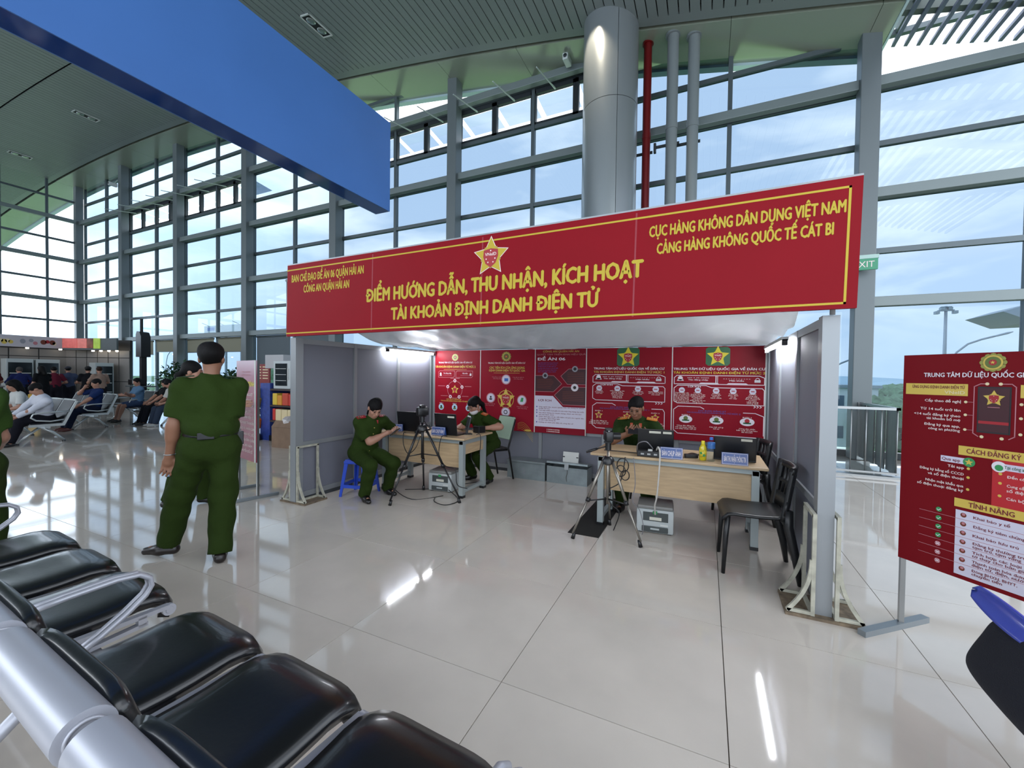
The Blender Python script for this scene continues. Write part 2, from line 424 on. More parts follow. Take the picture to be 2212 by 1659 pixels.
def build_ceiling():
    xs = np.arange(-52, 2.96, .5).tolist(); xs[-1] = 2.95
    def sheet(mb, y0, y1, dz0, dz1, x0=None, x1=None):
        q = [x for x in xs if (x0 is None or x >= x0-1e-6) and (x1 is None or x <= x1+1e-6)]
        vs = []; fs = []
        for x in q: z = ARCH(x); vs += [(x,y0,z+dz0),(x,y1,z+dz0),(x,y1,z+dz1),(x,y0,z+dz1)]
        for i in range(len(q)-1):
            for k in range(4): fs.append((4*i+k, 4*i+4+k, 4*i+4+(k+1)%4, 4*i+(k+1)%4))
        n = len(q)-1; fs += [(0,1,2,3), (4*n+3,4*n+2,4*n+1,4*n)]
        mb.add(vs, fs)
    base = MB(); sheet(base, -9, 10.72, .16, .5); c = struct(base.build('ceiling', M_back))
    b = MB(); sheet(b, 9.03, 9.24, .0, .14); b.build('border_strip', M_slat, c)
    b = MB(); sheet(b, 9.24, 9.34, .1, .15); b.build('reveal', M_back, c)
    # soffit panels, one per half bay
    edges = sorted([x for x in np.arange(-51.4, 2.95, 2.35).tolist()]+[2.95])
    for a, bb in zip(edges[:-1], edges[1:]):
        m = MB(); q = np.linspace(a+.004, bb-.004, 6)
        vs = []; fs = []
        for x in q: z = ARCH(x); vs += [(x,9.34,z),(x,10.62,z),(x,10.62,z+.12),(x,9.34,z+.12)]
        for i in range(5):
            for k in range(4): fs.append((4*i+k, 4*i+4+k, 4*i+4+(k+1)%4, 4*i+(k+1)%4))
        fs += [(0,1,2,3), (23,22,21,20)]; m.add(vs, fs); m.build('soffit_panel', M_soff, c)
    b = MB(); sheet(b, 10.6, 10.78, -.06, .3); b.build('eave', M_eave, c)
    # end fascia
    z = ARCH(2.95); e = MB(); e.box((2.95,-9,z-.02), (2.99,10.78,z+.6)); e.build('end_fascia', M_eave, c)
    # slats along the hall
    pitch = .2
    sA = MB().box((-.09,6.025,0), (.09,9.03,.03)).mesh('slat', M_slat)
    sB = MB().box((-.09,-9,0), (.09,5.975,.03)).mesh('slat', M_slat)
    rest = MB(); x = 2.85; nA = nB = 0
    while x > -50:
        z = ARCH(x); a = -math.atan(SLOPE(x))
        for which, me, ok in ((0, sA, x > -37), (1, sB, -29 < x < -14 or -9.5 < x < -5)):
            if ok: link('slat', me, c, (x,0,z), (0,a,0)); nA += 1
            else:
                M = Matrix.Translation((x,0,z)) @ Matrix.Rotation(a,4,'Y')
                rest.box((-.09,-9 if which else 6.025,0), (.09,5.975 if which else 9.03,.03), M)
        x -= pitch
    r = rest.build('slat_field', M_slat, c); r['kind'] = 'stuff'
    return c
CEIL = build_ceiling()

def ceiling_lamps():
    mw = mat('lamp_frame', '#c3c8c4', rough=.4); mk = mat('lamp_hole', '#0e1012', rough=.6); ml = mat('lamp_lens', '#8d9590', rough=.15, metal=.6)
    for x, y, lab in ((-9.09,7.46,'twin-lamp recessed spotlight in the slat ceiling just right of the blue box'), (-21.75,7.54,'twin-lamp recessed spotlight in the slat ceiling left of the blue box'), (-28.3,7.6,'twin-lamp recessed spotlight furthest left, near the corner column')):
        t = thing('recessed_spotlight', lab, 'ceiling light', (x,y,ARCH(x)-.005), 0, 'recessed spotlights')
        t.rotation_euler = (0,-math.atan(SLOPE(x)),0)
        f = MB(); w, l = .17, .36
        f.box((-w,-l,-.02),(-w+.03,l,.03)); f.box((w-.03,-l,-.02),(w,l,.03)); f.box((-w,-l,-.02),(w,-l+.03,.03)); f.box((-w,l-.03,-.02),(w,l,.03))
        f.build('frame', mw, t); MB().box((-w+.03,-l+.03,-.003),(w-.03,l-.03,.03)).build('housing', mk, t)
        for s in (-1,1): MB().lathe([(.02,-.012),(.11,-.02),(.115,.0)], 16, (0,s*.16,0)).build('lens', ml, t, True)
ceiling_lamps()

def big_column():
    m = mat('column_cladding', '#9aa0a2', rough=.3, metal=.55)
    t = thing('round_column', 'thick silver-clad round column rising behind the red banner', 'column', (-2.03,9.15,0))
    z = 0; hs = [2.43,2.43,2.43,2.0]; n = 48
    for h in hs:
        mb = MB()
        for s in (0,1):
            q = [(.58*math.cos(a), .58*math.sin(a)) for a in np.linspace(s*math.pi-1.1+.008, (s+1)*math.pi-1.1-.008, n//2)]
            q2 = [(x*.96, y*.96) for x,y in q]
            poly = q+q2[::-1]; mm = MB().prism(poly, lambda u,v,d: (u,v,d), z+.006, z+h-.006)
            mm.build('cladding_sheet', m, t, True, 40)
        z += h
    MB().lathe([(.55,0),(.55,9.35)], 32).build('core', mat('joint_dark','#4d5254',rough=.6), t, True, 40)
big_column()

def pipes():
    for x, y, r, col, nm, lab in ((-1.33,9.73,.088,'#6e1214','fire_pipe','dark red vertical fire pipe beside the round column'),(-.79,9.56,.115,'#7c8384','drain_pipe','grey vertical pipe next to the red pipe'),(-.38,9.66,.115,'#7c8384','drain_pipe','grey vertical pipe further right, away from the red pipe')):
        t = thing(nm, lab, 'pipe', (x,y,0), 0, 'pipes by the glass wall')
        m = mat('pipe_'+col[1:], col, rough=.35, metal=.1)
        top = ARCH(x)
        MB().tube([(0,0,0),(0,0,top+.05)], r, 20).build('pipe', m, t, True, 40)
        for z in (3.0, 6.9):
            MB().tube([(0,0,z-.06),(0,0,z+.06)], r*1.08, 20).build('coupling', m, t, True, 40)
        MB().tube([(0,0,top-.03),(0,0,top+.02)], r*1.35, 20).build('collar', m, t, True, 40)
        b = MB().box((-r-.25,.06,6.55),(r+.04,.1,6.6)); b.box((-r-.25,.02,6.45),(-r-.2,.1,6.65)); b.build('bracket', M_dark, t)
pipes()

def louvers():
    t = thing('louver_canopy', 'curved canopy of grey louver bars against the white sky, top right', 'canopy', (3.05,10.4,0))
    ml = mat('louver_bar', '#5c6478', rough=.5, metal=.2); mb_ = mat('louver_beam', '#59645f', rough=.5)
    x = 3.12; k = 0
    me = MB().box((-.03,-9.5,0),(.03,0,.09)).mesh('louver_bar', ml)
    while x < 7.6:
        link('louver_bar', me, t, (x-3.05,.03,ARCH(x)), (0,-math.atan(SLOPE(x)),0)); x += .185
    for y in (9.72, 9.15, 8.2, 6.6):
        m = MB(); xs = np.linspace(3.0,7.6,14); vs=[]; fs=[]
        for xx in xs:
            z = ARCH(xx)+.1; vs += [(xx-3.05,y-10.4-.07,z),(xx-3.05,y-10.4+.07,z),(xx-3.05,y-10.4+.07,z+.16),(xx-3.05,y-10.4-.07,z+.16)]
        for i in range(13):
            for q in range(4): fs.append((4*i+q,4*i+4+q,4*i+4+(q+1)%4,4*i+(q+1)%4))
        fs += [(0,1,2,3),(55,54,53,52)]; m.add(vs, fs); m.build('beam', mb_, t)
    for xx in (3.2, 5.2): MB().box((xx-3.05-.06,-9.5,ARCH(xx)+.24),(xx-3.05+.06,.0,ARCH(xx)+.4)).build('rafter', mb_, t)
louvers()

def blue_box():
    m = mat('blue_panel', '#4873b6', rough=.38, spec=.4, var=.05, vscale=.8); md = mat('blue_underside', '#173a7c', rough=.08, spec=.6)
    X, Y, z0, z1 = -5.361, 6.0, 4.522, 6.135
    t = thing('sign_box', 'long plain bright blue hanging sign box, upper left', 'sign', (X-.17,Y,z0))
    MB().box((.155,-11.5,.0),(.17,0,z1-z0)).build('face_panel', m, t); MB().box((-.17,-11.5,.0),(-.155,0,z1-z0)).build('face_panel', m, t)
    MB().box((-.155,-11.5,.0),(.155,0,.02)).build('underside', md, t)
    MB().box((-.155,-.015,.02),(.155,0,z1-z0)).build('end_panel', m, t)
    MB().box((-.155,-11.5,z1-z0-.02),(.155,-.015,z1-z0)).build('top_panel', m, t)
    for y in (-9.5,-6.3,-3.6): MB().tube([(0,y,z1-z0-.01),(0,y,ARCH(X)-z0+.1)], .02, 8).build('hanger_rod', M_frame, t)
blue_box()
def column_spot():
    """lit recessed spot beside the round column: its warm pool runs down the cladding"""
    x, y = -2.55, 8.05; t = thing('recessed_spotlight', 'lit recessed spotlight shining down the round column', 'ceiling light', (x,y,ARCH(x)-.01), 0, 'recessed spotlights')
    MB().lathe([(.09,-.012),(.11,-.012),(.11,.02)],20).build('ring', mat('lamp_frame','#c3c8c4'), t, True, 40); MB().lathe([(.02,-.004),(.085,-.006),(.085,.01)],20).build('lens', mat('spot_lens','#ffffff',emit='#ffe2b8',estr=9), t, True)
    l = bpy.data.lights.new('spot_beam','SPOT'); l.energy = 120; l.color = (1,.86,.66); l.spot_size = math.radians(52); l.spot_blend = .7; l.shadow_soft_size = .06
    o = bpy.data.objects.new('spot_beam', l); COL.objects.link(o); o.parent = t; o.location = (0,0,-.03); o.rotation_euler = Vector((.28,.62,-1.0)).to_track_quat('-Z','Y').to_euler()
column_spot()
# ================================================================ OUTSIDE
GZ = -7.0
def outside():
    g = MB().box((-900,12,GZ-1),(900,900,GZ)).build('ground', mat('outside_grass','#6c8f5c',rough=.95,var=.25,vscale=.05)); g['kind']='structure'
    r = MB().box((-900,24,GZ),(900,31,GZ+.05)).build('road', mat('outside_road','#8e9698',rough=.9)); r['kind']='structure'
    wt = MB().box((-400,150,GZ),(400,175,GZ+.06)).build('river', mat('outside_river','#a9c2cf',rough=.2)); wt['kind']='structure'
    mh = mat('outside_hill_haze','#a8c2d0',rough=1)  # distance haze is mixed into the hill colour
    for k,(x,y,w,h,lab) in enumerate(((-520,700,260,9,'hazy far hill on the left horizon'),(60,780,330,7,'long hazy far hill in the middle of the horizon'),(420,740,230,10,'hazy far hill on the right horizon'))):
        mb = MB(); n = 24; vs = []; fs = []
        for i in range(n+1):
            u = i/n; z = GZ+(h+8)*(math.sin(math.pi*u)**.7)*(1+.2*math.sin(9*u+k)); vs += [(x+w*(u-.5)*2,y,GZ),(x+w*(u-.5)*2,y+20,z),(x+w*(u-.5)*2,y+60,GZ)]
        for i in range(n):
            a = 3*i; fs += [(a,a+3,a+4,a+1),(a+1,a+4,a+5,a+2)]
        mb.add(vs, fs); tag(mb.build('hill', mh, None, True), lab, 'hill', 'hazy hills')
    # trees below the windows
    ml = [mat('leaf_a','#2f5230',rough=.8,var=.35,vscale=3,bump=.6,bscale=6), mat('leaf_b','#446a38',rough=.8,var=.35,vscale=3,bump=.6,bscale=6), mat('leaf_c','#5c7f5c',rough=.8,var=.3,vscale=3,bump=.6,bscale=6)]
    mt = mat('trunk','#5a4a3a',rough=.9)
    spots = [(7.2,24,4.6,1.9,1),(9.4,27,5.2,2.2,0),(11.6,34,6.2,2.8,0),(14.2,40,6.6,3.2,1),(17.6,46,6.0,3.0,0),(10.3,21.5,3.4,1.6,1),(13.2,30,4.2,2.0,1),(20,64,6.5,4,2),(25,80,7,5,2),(31,100,7,6,2),(16,90,7,5,2),(38,120,7,7,2),(24,130,7,8,2),(46,140,7,8,2),(8.4,19.4,3.2,1.2,1)]
    where = ['beside the steel railing outside','dark, left of the railing top outside','tall dark, above the railing outside','bushy, right of the railing top outside','dark, behind the red poster stand outside','low, by the road right of the railing outside','low, between road and dark trees outside','pale, in the middle distance outside','pale wide, further off outside','pale, before the river on the right','pale, before the river on the left','hazy wide, by the river on the right','hazy, by the river in the middle','hazy wide, furthest right by the river','small, nearest the window outside']
    for (x,y,h,r,k),w in zip(spots, where):
        t = thing('tree', 'green leafy tree, '+w, 'tree', (x,y,GZ), random.random()*6, 'trees outside the glass')
        MB().tube([(0,0,0),(.1,0,h*.4),(0,.1,h*.75)],[.2,.15,.08],8).build('trunk', mt, t, True)
        mb = MB()
        for q in range(60):
            a = random.random()*6.28; rr = r*random.random()**.5*.9; zz = h*.5+(h*.5)*random.random()*(1-(rr/r)**2*.6)
            mb.blob((rr*math.cos(a), rr*math.sin(a), zz), (r*.24*random.uniform(.7,1.2),)*2+(r*.19,), 2, .28)
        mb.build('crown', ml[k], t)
    # more trees far left, seen through the low windows
    for i,(x,y,h,r) in enumerate(((-60,40,6,4),(-72,46,6,5),(-84,60,7,6),(-40,44,6,4),(-30,40,6,4),(-48,60,7,6),(-100,70,8,8),(-24,48,6,5))):
        t = thing('tree', 'hazy distant tree beyond the left windows, '+['second nearest the corner column','third from the corner column','tall, at the middle of the far row','behind the walking officer\'s head','right of the walking officer\'s head','wide, behind the two officers','largest, furthest left of the far row','behind the narrow poster stand'][i], 'tree', (x,y,GZ), random.random()*6, 'far tree row')
        MB().tube([(0,0,0),(0,0,h*.7)],[.25,.1],6).build('trunk', mt, t, True); mb = MB()
        for q in range(10):
            a = random.random()*6.28; rr = r*random.random()**.5*.75
            mb.blob((rr*math.cos(a), rr*math.sin(a), h*.6+h*.4*random.random()), (r*.45,r*.45,r*.36), 2, .16)
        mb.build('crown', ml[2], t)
    mw = mat('outside_white','#cfd8dc',rough=.7); mr = mat('outside_roof','#8c9aa4',rough=.7); mwin = mat('outside_window','#54687a',rough=.2)
    def house(x,y,w,d,h,lab,floors=2,nw=4):
        t = thing('building', lab, 'building', (x,y,GZ), 0, 'buildings outside')
        MB().box((-w/2,-d/2,0),(w/2,d/2,h)).build('wall', mw, t); MB().box((-w/2-.3,-d/2-.3,h),(w/2+.3,d/2+.3,h+.35)).build('roof', mr, t)
        for f in range(floors):
            for i in range(nw):
                xx = -w/2+w*(i+.5)/nw; z = h*(f+.35)/floors
                MB().box((xx-w/nw*.3,-d/2-.05,z),(xx+w/nw*.3,-d/2+.02,z+h/floors*.4)).build('window', mwin, t)
    house(15.8,68,6,8,7.6,'white two-storey building outside, left of the corner of the railing')
    house(44,150,26,12,6,'long low white building beyond the trees on the right',1,8)
    house(12,150,20,12,5,'low white building by the river, left of the long one',1,6)
    house(-70,85,40,14,7,'wide white building low beyond the left windows',2,10)
    house(-110,70,24,14,6,'white hangar low beyond the leftmost windows',1,5)
    house(-38,80,22,12,6,'small white building low behind the poster stand window',2,5)
    # street lamps
    mp = mat('lamp_pole','#8b98a2',rough=.5,metal=.3)
    def lamp(P, base, lab):
        t = thing('street_lamp', lab, 'street lamp', (base[0],base[1],GZ), 0, 'street lamps outside')
        q = [(p[0]-base[0],p[1]-base[1],p[2]-GZ) for p in P]
        MB().tube([(0,0,0),(0,0,q[0][2]*.6)]+q, [.1,.08]+[.06]*len(q), 8).build('pole', mp, t, True)
        e = Vector(q[-1]); d = (Vector(q[-1])-Vector(q[-2])).normalized()
        MB().tube([e-d*.2,e+d*.1,e+d*.6,e+d*.85],[.06,.12,.14,.05],8,flat=.5).build('lamp_head', mp, t, True)
    lamp([(15.0,38,3.0),(15.2,38,3.5),(15.75,38,4.06),(16.4,38,4.35),(17.04,38,4.55)], (14.95,38), 'curved-arm street lamp above the right poster stand')
    lamp([(8.5,38,2.2),(8.7,38,2.6),(8.95,38,2.78),(9.3,38,2.95),(9.6,38,3.1)], (8.45,38), 'curved-arm street lamp beside the booth right post')
    lamp([(-96.9,45,1.7),(-96.6,45,3.4),(-96.2,45,4.6),(-95.5,45,5.2),(-94.6,45,5.6)], (-96.9,45), 'curved-arm street lamp beyond the left windows')
    t = thing('floodlight_mast', 'tall thin floodlight mast above the right poster stand', 'mast', (53.8,140,GZ))
    MB().tube([(0,0,0),(0,0,27.4)],[.5,.3],8).build('pole', mp, t, True)
    MB().box((-1.5,-.4,26.2),(1.5,.4,26.5)).build('cross_arm', mp, t); MB().box((-1.0,-.4,27.1),(1.0,.4,27.3)).build('cross_arm', mp, t)
    for x in (-1.7,-.7,.7,1.7): MB().box((x-.4,-.6,25.5 if abs(x)>1 else 26.5),(x+.4,.6,26.2 if abs(x)>1 else 27.1)).build('floodlight', mp, t)
    t = thing('stand_canopy', 'grey pointed canopy roof outside at the right edge', 'canopy', (24,45,GZ))
    MB().prism([(-4.35,13.75),(-2.8,14.3),(6,15.4),(6,13.2),(-2.8,12.95)], lambda u,v,d:(u,d,v), -2, 3).build('roof', mr, t)
    MB().box((4,0,0),(4.6,.6,13.4)).build('post', mp, t)
    t = thing('billboard', 'white billboard seen through the left windows above the door rail', 'billboard', (-105,60.5,GZ))
    MB().box((-7.8,0,18.0),(7.6,.4,19.8)).build('panel', mw, t)
    MB().box((-6.5,-.05,18.6),(-3.6,0,19.4)).build('print', mat('billboard_blue','#7f92c4',rough=.6), t)
    for x in (-6,0,6):
        MB().box((x-.2,.4,0),(x+.2,.8,19)).build('post', mp, t); MB().bar((x,0,19.8),(x-.6,-1.2,20.4),.1).build('lamp_arm', mp, t)
outside()

# ================================================================ WINDOW SHADES, EXIT SIGN, RAILING
def shades():
    ms = mat('roller_shade','#8b8a78',rough=.8); mg = mat('grey_shade','#5c666c',rough=.7)
    for (x0,x1,z0,m,lab) in ((-24.6,-23.3,2.3,ms,'beige roller shade half down, behind the black speaker pillar'),(-23.0,-21.1,2.42,ms,'beige roller shade half down, left of the officer\'s head'),(-20.5,-18.6,2.36,ms,'beige roller shade half down, behind the officer\'s head'),(-18.3,-16.4,2.36,ms,'beige roller shade half down, right of the officer\'s head'),(-15.8,-13.9,1.87,mg,'dark grey roller shade low beside the booth left post'),(-13.6,-11.7,1.87,mg,'dark grey roller shade behind the booth left panel')):
        t = thing('roller_shade', lab, 'window shade', ((x0+x1)/2,10.33,0), 0, 'roller shades')
        w = (x1-x0)/2
        MB().box((-w,0,z0),(w,.012,2.9)).build('fabric', m, t); MB().tube([(-w,.005,2.9),(w,.005,2.9)],.04,10).build('roller', m, t, True); MB().box((-w,-.01,z0-.03),(w,.02,z0)).build('hem_bar', M_frame, t)
shades()
def exit_sign():
    t = thing('exit_sign', 'green EXIT sign fixed by the right column', 'exit sign', (2.62,9.7,3.56))
    MB().box((-.2,0,0),(.17,.05,.2)).build('box', mat('exit_green','#2f8060',rough=.4,emit='#3f9a72',estr=.08), t)
    MB().box((-.2,-.01,.2),(.18,.06,.27)).build('cover', mat('exit_cover','#a8c4bc',rough=.4), t)
    p = Print((-.2,-.0005,.2),(1,0,0),(0,-1,0),.37,.2); p.text('pale','EXIT',.46,.5,width=.8,cap=.55,bold=.01); p.build(t, PM, {'pale':'lettering'})
    MB().box((-.03,.05,.05),(.03,.32,.1)).build('bracket', M_frame, t)
exit_sign()
def railing():
    t = thing('steel_railing', 'stainless steel railing with sheet side and vertical bars by the right window', 'railing', (2.68,8.3,0))
    ms = mat('steel_sheet','#565c5a',rough=.42,metal=.5,var=.25,vscale=6,stretch=(1,6,.5))
    x0 = -1.75
    MB().box((x0,-.025,1.06),(.03,.025,1.1)).build('top_rail', M_steel, t); MB().box((-.025,-.025,1.06),(.03,1.75,1.1)).build('top_rail', M_steel, t)
    MB().box((x0,-.02,.06),(.03,.02,.09)).build('bottom_rail', M_steel, t)
    for i in range(9):
        x = -i*.19; MB().tube([(x,0,.05),(x,0,1.07)],.009,8).build('bar', M_steel, t, True)
    for k in range(7):
        y = .02+k*.235; m = MB().box((-.012+.03*(k%2),y+.002,.06),(.008+.03*(k%2),y+.233,1.06)).build('sheet', ms, t)
    MB().box((-.05,1.66,0),(.05,1.76,1.1)).build('post', M_steel, t)
    MB().box((x0,-.004,.1),(-.01,.004,1.05)).build('glass_panel', glass('clear_glass',(.9,.94,.94),1.3), t)
    MB().box((x0-.02,-.06,0),(.06,.06,.03)).build('base_plate', M_steel, t)
railing()
def wall_cams():
    mw = mat('cctv_white','#c9d0ce',rough=.35)
    for x,y,z,lab in ((-3.25,9.9,9.35,'small white security camera on the girt left of the round column'),(-25.6,9.85,10.4,'small white security camera high at the corner bay, far left')):
        t = thing('security_camera', lab, 'camera', (x,y,z), 0, 'security cameras')
        MB().box((-.07,-.22,-.16),(.07,.1,0),bev=.02).build('housing', mw, t); MB().tube([(0,-.22,-.08),(0,-.235,-.08)],.045,12).build('lens', M_dark, t, True); MB().bar((0,0,0),(0,.12,.2),.03).build('arm', mw, t)
wall_cams()

# ================================================================ SHOP AND HALL FURNITURE ON THE LEFT
M_black = mat('black_plastic','#101114',rough=.35); M_blackm = mat('black_matte','#0d0e10',rough=.6)
M_white = mat('white_plastic','#c8cac6',rough=.35)
def food_shop():
    mp = mat('shop_panel','#7f7c7a',rough=.5); mk = mat('shop_joint','#2a2a2c',rough=.6)
    t = thing('shop_kiosk', 'snack shop kiosk with grey wall panels and a picture signboard, far left', 'shop', (-26.6,8.4,0))
    # wall X=-26.6 running along Y, then a diagonal return to the right
    A = Vector((0,-6.0,0)); B = Vector((0,.1,0)); Cc = Vector((2.9,1.25,0))
    def wallrun(P, Q, n):
        d = (Q-P)/n; t_ = d.normalized(); nn = Vector((t_.y,-t_.x,0))
        for i in range(n):
            a = P+d*i+t_*.02; b = P+d*(i+1)-t_*.02
            for z0,z1 in ((0,1.0),(1.03,2.08),(2.11,2.42)):
                mb = MB(); mb.add([a+nn*.03+Vector((0,0,z0)), b+nn*.03+Vector((0,0,z0)), b+nn*.03+Vector((0,0,z1)), a+nn*.03+Vector((0,0,z1)), a-nn*.02+Vector((0,0,z0)), b-nn*.02+Vector((0,0,z0)), b-nn*.02+Vector((0,0,z1)), a-nn*.02+Vector((0,0,z1))], [(0,1,2,3),(5,4,7,6),(4,0,3,7),(1,5,6,2),(3,2,6,7),(4,5,1,0)])
                mb.build('wall_panel', mp, t)
        mb = MB(); mb.add([P,Q,Q+Vector((0,0,2.9)),P+Vector((0,0,2.9)),P-nn*.08,Q-nn*.08,Q-nn*.08+Vector((0,0,2.9)),P-nn*.08+Vector((0,0,2.9))],[(0,1,2,3),(5,4,7,6),(4,0,3,7),(1,5,6,2),(3,2,6,7)]); mb.build('backing', mk, t)
    wallrun(A,B,7); wallrun(B,Cc,6)
    # signboard
    ms = mat('sign_white','#bcb6bc',rough=.5)
    s = MB().box((.5,-6.2,2.46),(.62,-.2,2.94)).build('signboard', ms, t)
    pr = Print((.621,-6.2,2.94),(0,1,0),(1,0,0),6.0,.48)
    for u,v,r,c in ((.70,.5,.012,'cream'),(.715,.6,.014,'gold'),(.73,.5,.012,'cream'),(.745,.6,.012,'gold'),(.90,.5,.016,'brown'),(.92,.45,.012,'shield'),(.945,.5,.016,'brown'),(.955,.6,.010,'cream'),(.62,.35,.014,'olive_dark'),(.55,.5,.012,'cream'),(.80,.5,.014,'grey'),(.84,.4,.012,'grey'),(.86,.62,.012,'rose')): pr.ell(c,u,v,r,k=1,ry=.22 if r > .013 else .16,n=9)
    pr.build(s, PM, {})
    a0 = Vector((.62,-.2,0)); b0 = Vector((2.95,.75,0)); d = (b0-a0); L_ = d.length; ux = d.normalized(); nn = Vector((ux.y,-ux.x,0))
    def seg(u0,u1,z0,z1,m,off=0.0,nm='advert_panel'):
        p = a0+ux*L_*u0+nn*off; q = a0+ux*L_*u1+nn*off; mb = MB()
        mb.add([p+Vector((0,0,z0)),q+Vector((0,0,z0)),q+Vector((0,0,z1)),p+Vector((0,0,z1)),p-nn*.08+Vector((0,0,z0)),q-nn*.08+Vector((0,0,z0)),q-nn*.08+Vector((0,0,z1)),p-nn*.08+Vector((0,0,z1))],[(0,1,2,3),(5,4,7,6),(4,0,3,7),(1,5,6,2),(3,2,6,7),(4,5,1,0)]); return mb.build(nm,m,t)
    seg(0,1.0,2.42,2.94,mat('shop_fascia','#5e6668',rough=.5),0,'fascia')
    seg(0,.27,2.5,2.92,mat('advert_red','#b4605c',rough=.4,var=.35,vscale=3,emit='#d86a64',estr=.2),.03); seg(.28,.45,2.5,2.92,mat('advert_red2','#b86c66',rough=.4,var=.35,vscale=3,emit='#d87a72',estr=.2),.03)
    seg(.46,.57,2.5,2.92,mat('advert_pic','#9a5a4c',rough=.4,var=.5,vscale=4),.03); seg(.58,.7,2.48,2.94,mat('advert_green','#8aa83c',rough=.4,var=.3,vscale=3,emit='#a0bc4c',estr=.2),.03)
    # canopy lamps over the panels
    for i,y in enumerate((-5.2,-4.2,-3.2,-2.2,-1.2,-.2)):
        MB().lathe([(.02,2.40),(.05,2.41),(.05,2.455)],10,(.35,y,0)).build('downlight', mat('shop_lamp','#ffffff',emit='#fff2dc',estr=6), t)
    for u in (.45,.6,.75,.9):
        p = a0+ux*L_*u-nn*.25; MB().lathe([(.02,2.36),(.05,2.37),(.05,2.42)],10,(p.x,p.y,0)).build('downlight', mat('shop_lamp','#ffffff'), t)
food_shop()
ORD = 'first second third fourth fifth sixth seventh eighth ninth tenth eleventh twelfth thirteenth'.split()
def shop_goods():
    md = mat('counter_dark','#38302c',rough=.5); mc = mat('counter_top','#8d8a88',rough=.3)
    # display counters
    for (x,y,w,lab) in ((-23.9,5.0,1.7,'left dark snack counter heaped with packets before the shop'),(-23.9,6.9,1.5,'right dark snack counter heaped with packets before the shop')):
        t = thing('snack_counter', lab, 'counter', (x,y,0), 0, 'snack counters')
        MB().box((-.35,-w/2,0),(.35,w/2,.85)).build('body', md, t); MB().box((-.4,-w/2-.03,.85),(.4,w/2+.03,.9)).build('top', mc, t)
        for z in (.3,.58): MB().box((.35,-w/2,z),(.5,w/2,z+.03)).build('shelf', mc, t)
    cols = ['#a3232a','#c44a2a','#b08a2c','#33507e','#6e8a3a','#8a2c54','#c8b9a0','#2f6a6a']
    k = 0
    for (x,y0,n) in ((-23.85,4.25,13),(-23.85,6.2,11)):
        for i in range(n):
            z = .9; h = random.uniform(.16,.34); y = y0+i*.125
            o = MB().box((-.09,-.055,0),(.09,.055,h),bev=.02).build('snack_packet', mat('packet%d'%(k%8),cols[k%8],rough=.3))
            o.location = (x+random.uniform(-.15,.15),y,z); o.rotation_euler = (0,0,random.uniform(-.3,.3))
            tag(o,'%s snack packet, %s from the left on the %s snack counter' % (['dark red','orange','mustard','blue','green','plum','cream','teal'][k%8],ORD[i],'left' if y0 < 5 else 'right'),'snack packet','snack packets on the counters'+(' left' if y0 < 5 else ' right')); k += 1
    # drinks coolers
    for (x,y,z0,w,h,lab) in ((-25.6,6.75,0,.75,1.95,'white glass-door drinks cooler, leftmost against the shop wall'),(-25.6,7.55,0,.7,1.95,'white glass-door drinks cooler, second against the shop wall'),(-24.2,8.85,0,.62,1.85,'white framed drinks cooler standing at the right end of the shop')):
        t = thing('drinks_cooler', lab, 'cooler', (x,y,z0), 0, 'drinks coolers')
        MB().box((-.3,-w/2,0),(.26,w/2,h),bev=.01).build('cabinet', mat('cooler_white','#b5bcbc',rough=.35), t)
        MB().box((.26,-w/2+.05,.35),(.29,w/2-.05,h-.15)).build('door_glass', mat('cooler_glass','#20262a',rough=.08), t)
        for q in range(3): MB().box((.29,-w/2+.08,.55+q*.4),(.295,w/2-.08,.58+q*.4)).build('shelf', M_white, t)
shop_goods()

def speaker_pillar():
    t = thing('speaker_pillar', 'tall black pillar with a hooded box and small screens in the waiting hall', 'pillar', (-19.2,8.2,0))
    MB().box((-.08,-.08,0),(.08,.08,2.1)).build('post', M_blackm, t); MB().tube([(-.1,0,2.0),(-.1,0,3.48)],.05,8).build('upper_tube', M_blackm, t)
    # hooded box
    MB().prism([(-.17,2.04),(.2,2.04),(.2,2.8),(.1,2.96),(-.1,3.0),(-.17,2.88)], lambda u,v,d:(u,d,v), -.15,.15).build('hood', M_black, t)
    for i,(x,z) in enumerate(((-.25,1.0),(.05,1.0),(.3,1.02))):
        MB().box((x-.13,-.3,z),(x+.13,-.1,z+.2),bev=.01).build('device', M_black, t)
        if i: MB().box((x-.09,-.305,z+.04),(x+.09,-.3,z+.17)).build('screen', mat('dev_screen','#c6ced0',rough=.3), t)
    MB().box((-.45,-.35,.92),(.5,.2,.96)).build('tray', M_frame, t); MB().lathe([(.35,0),(.35,.03),(.15,.05)],20).build('base', M_blackm, t)
speaker_pillar()
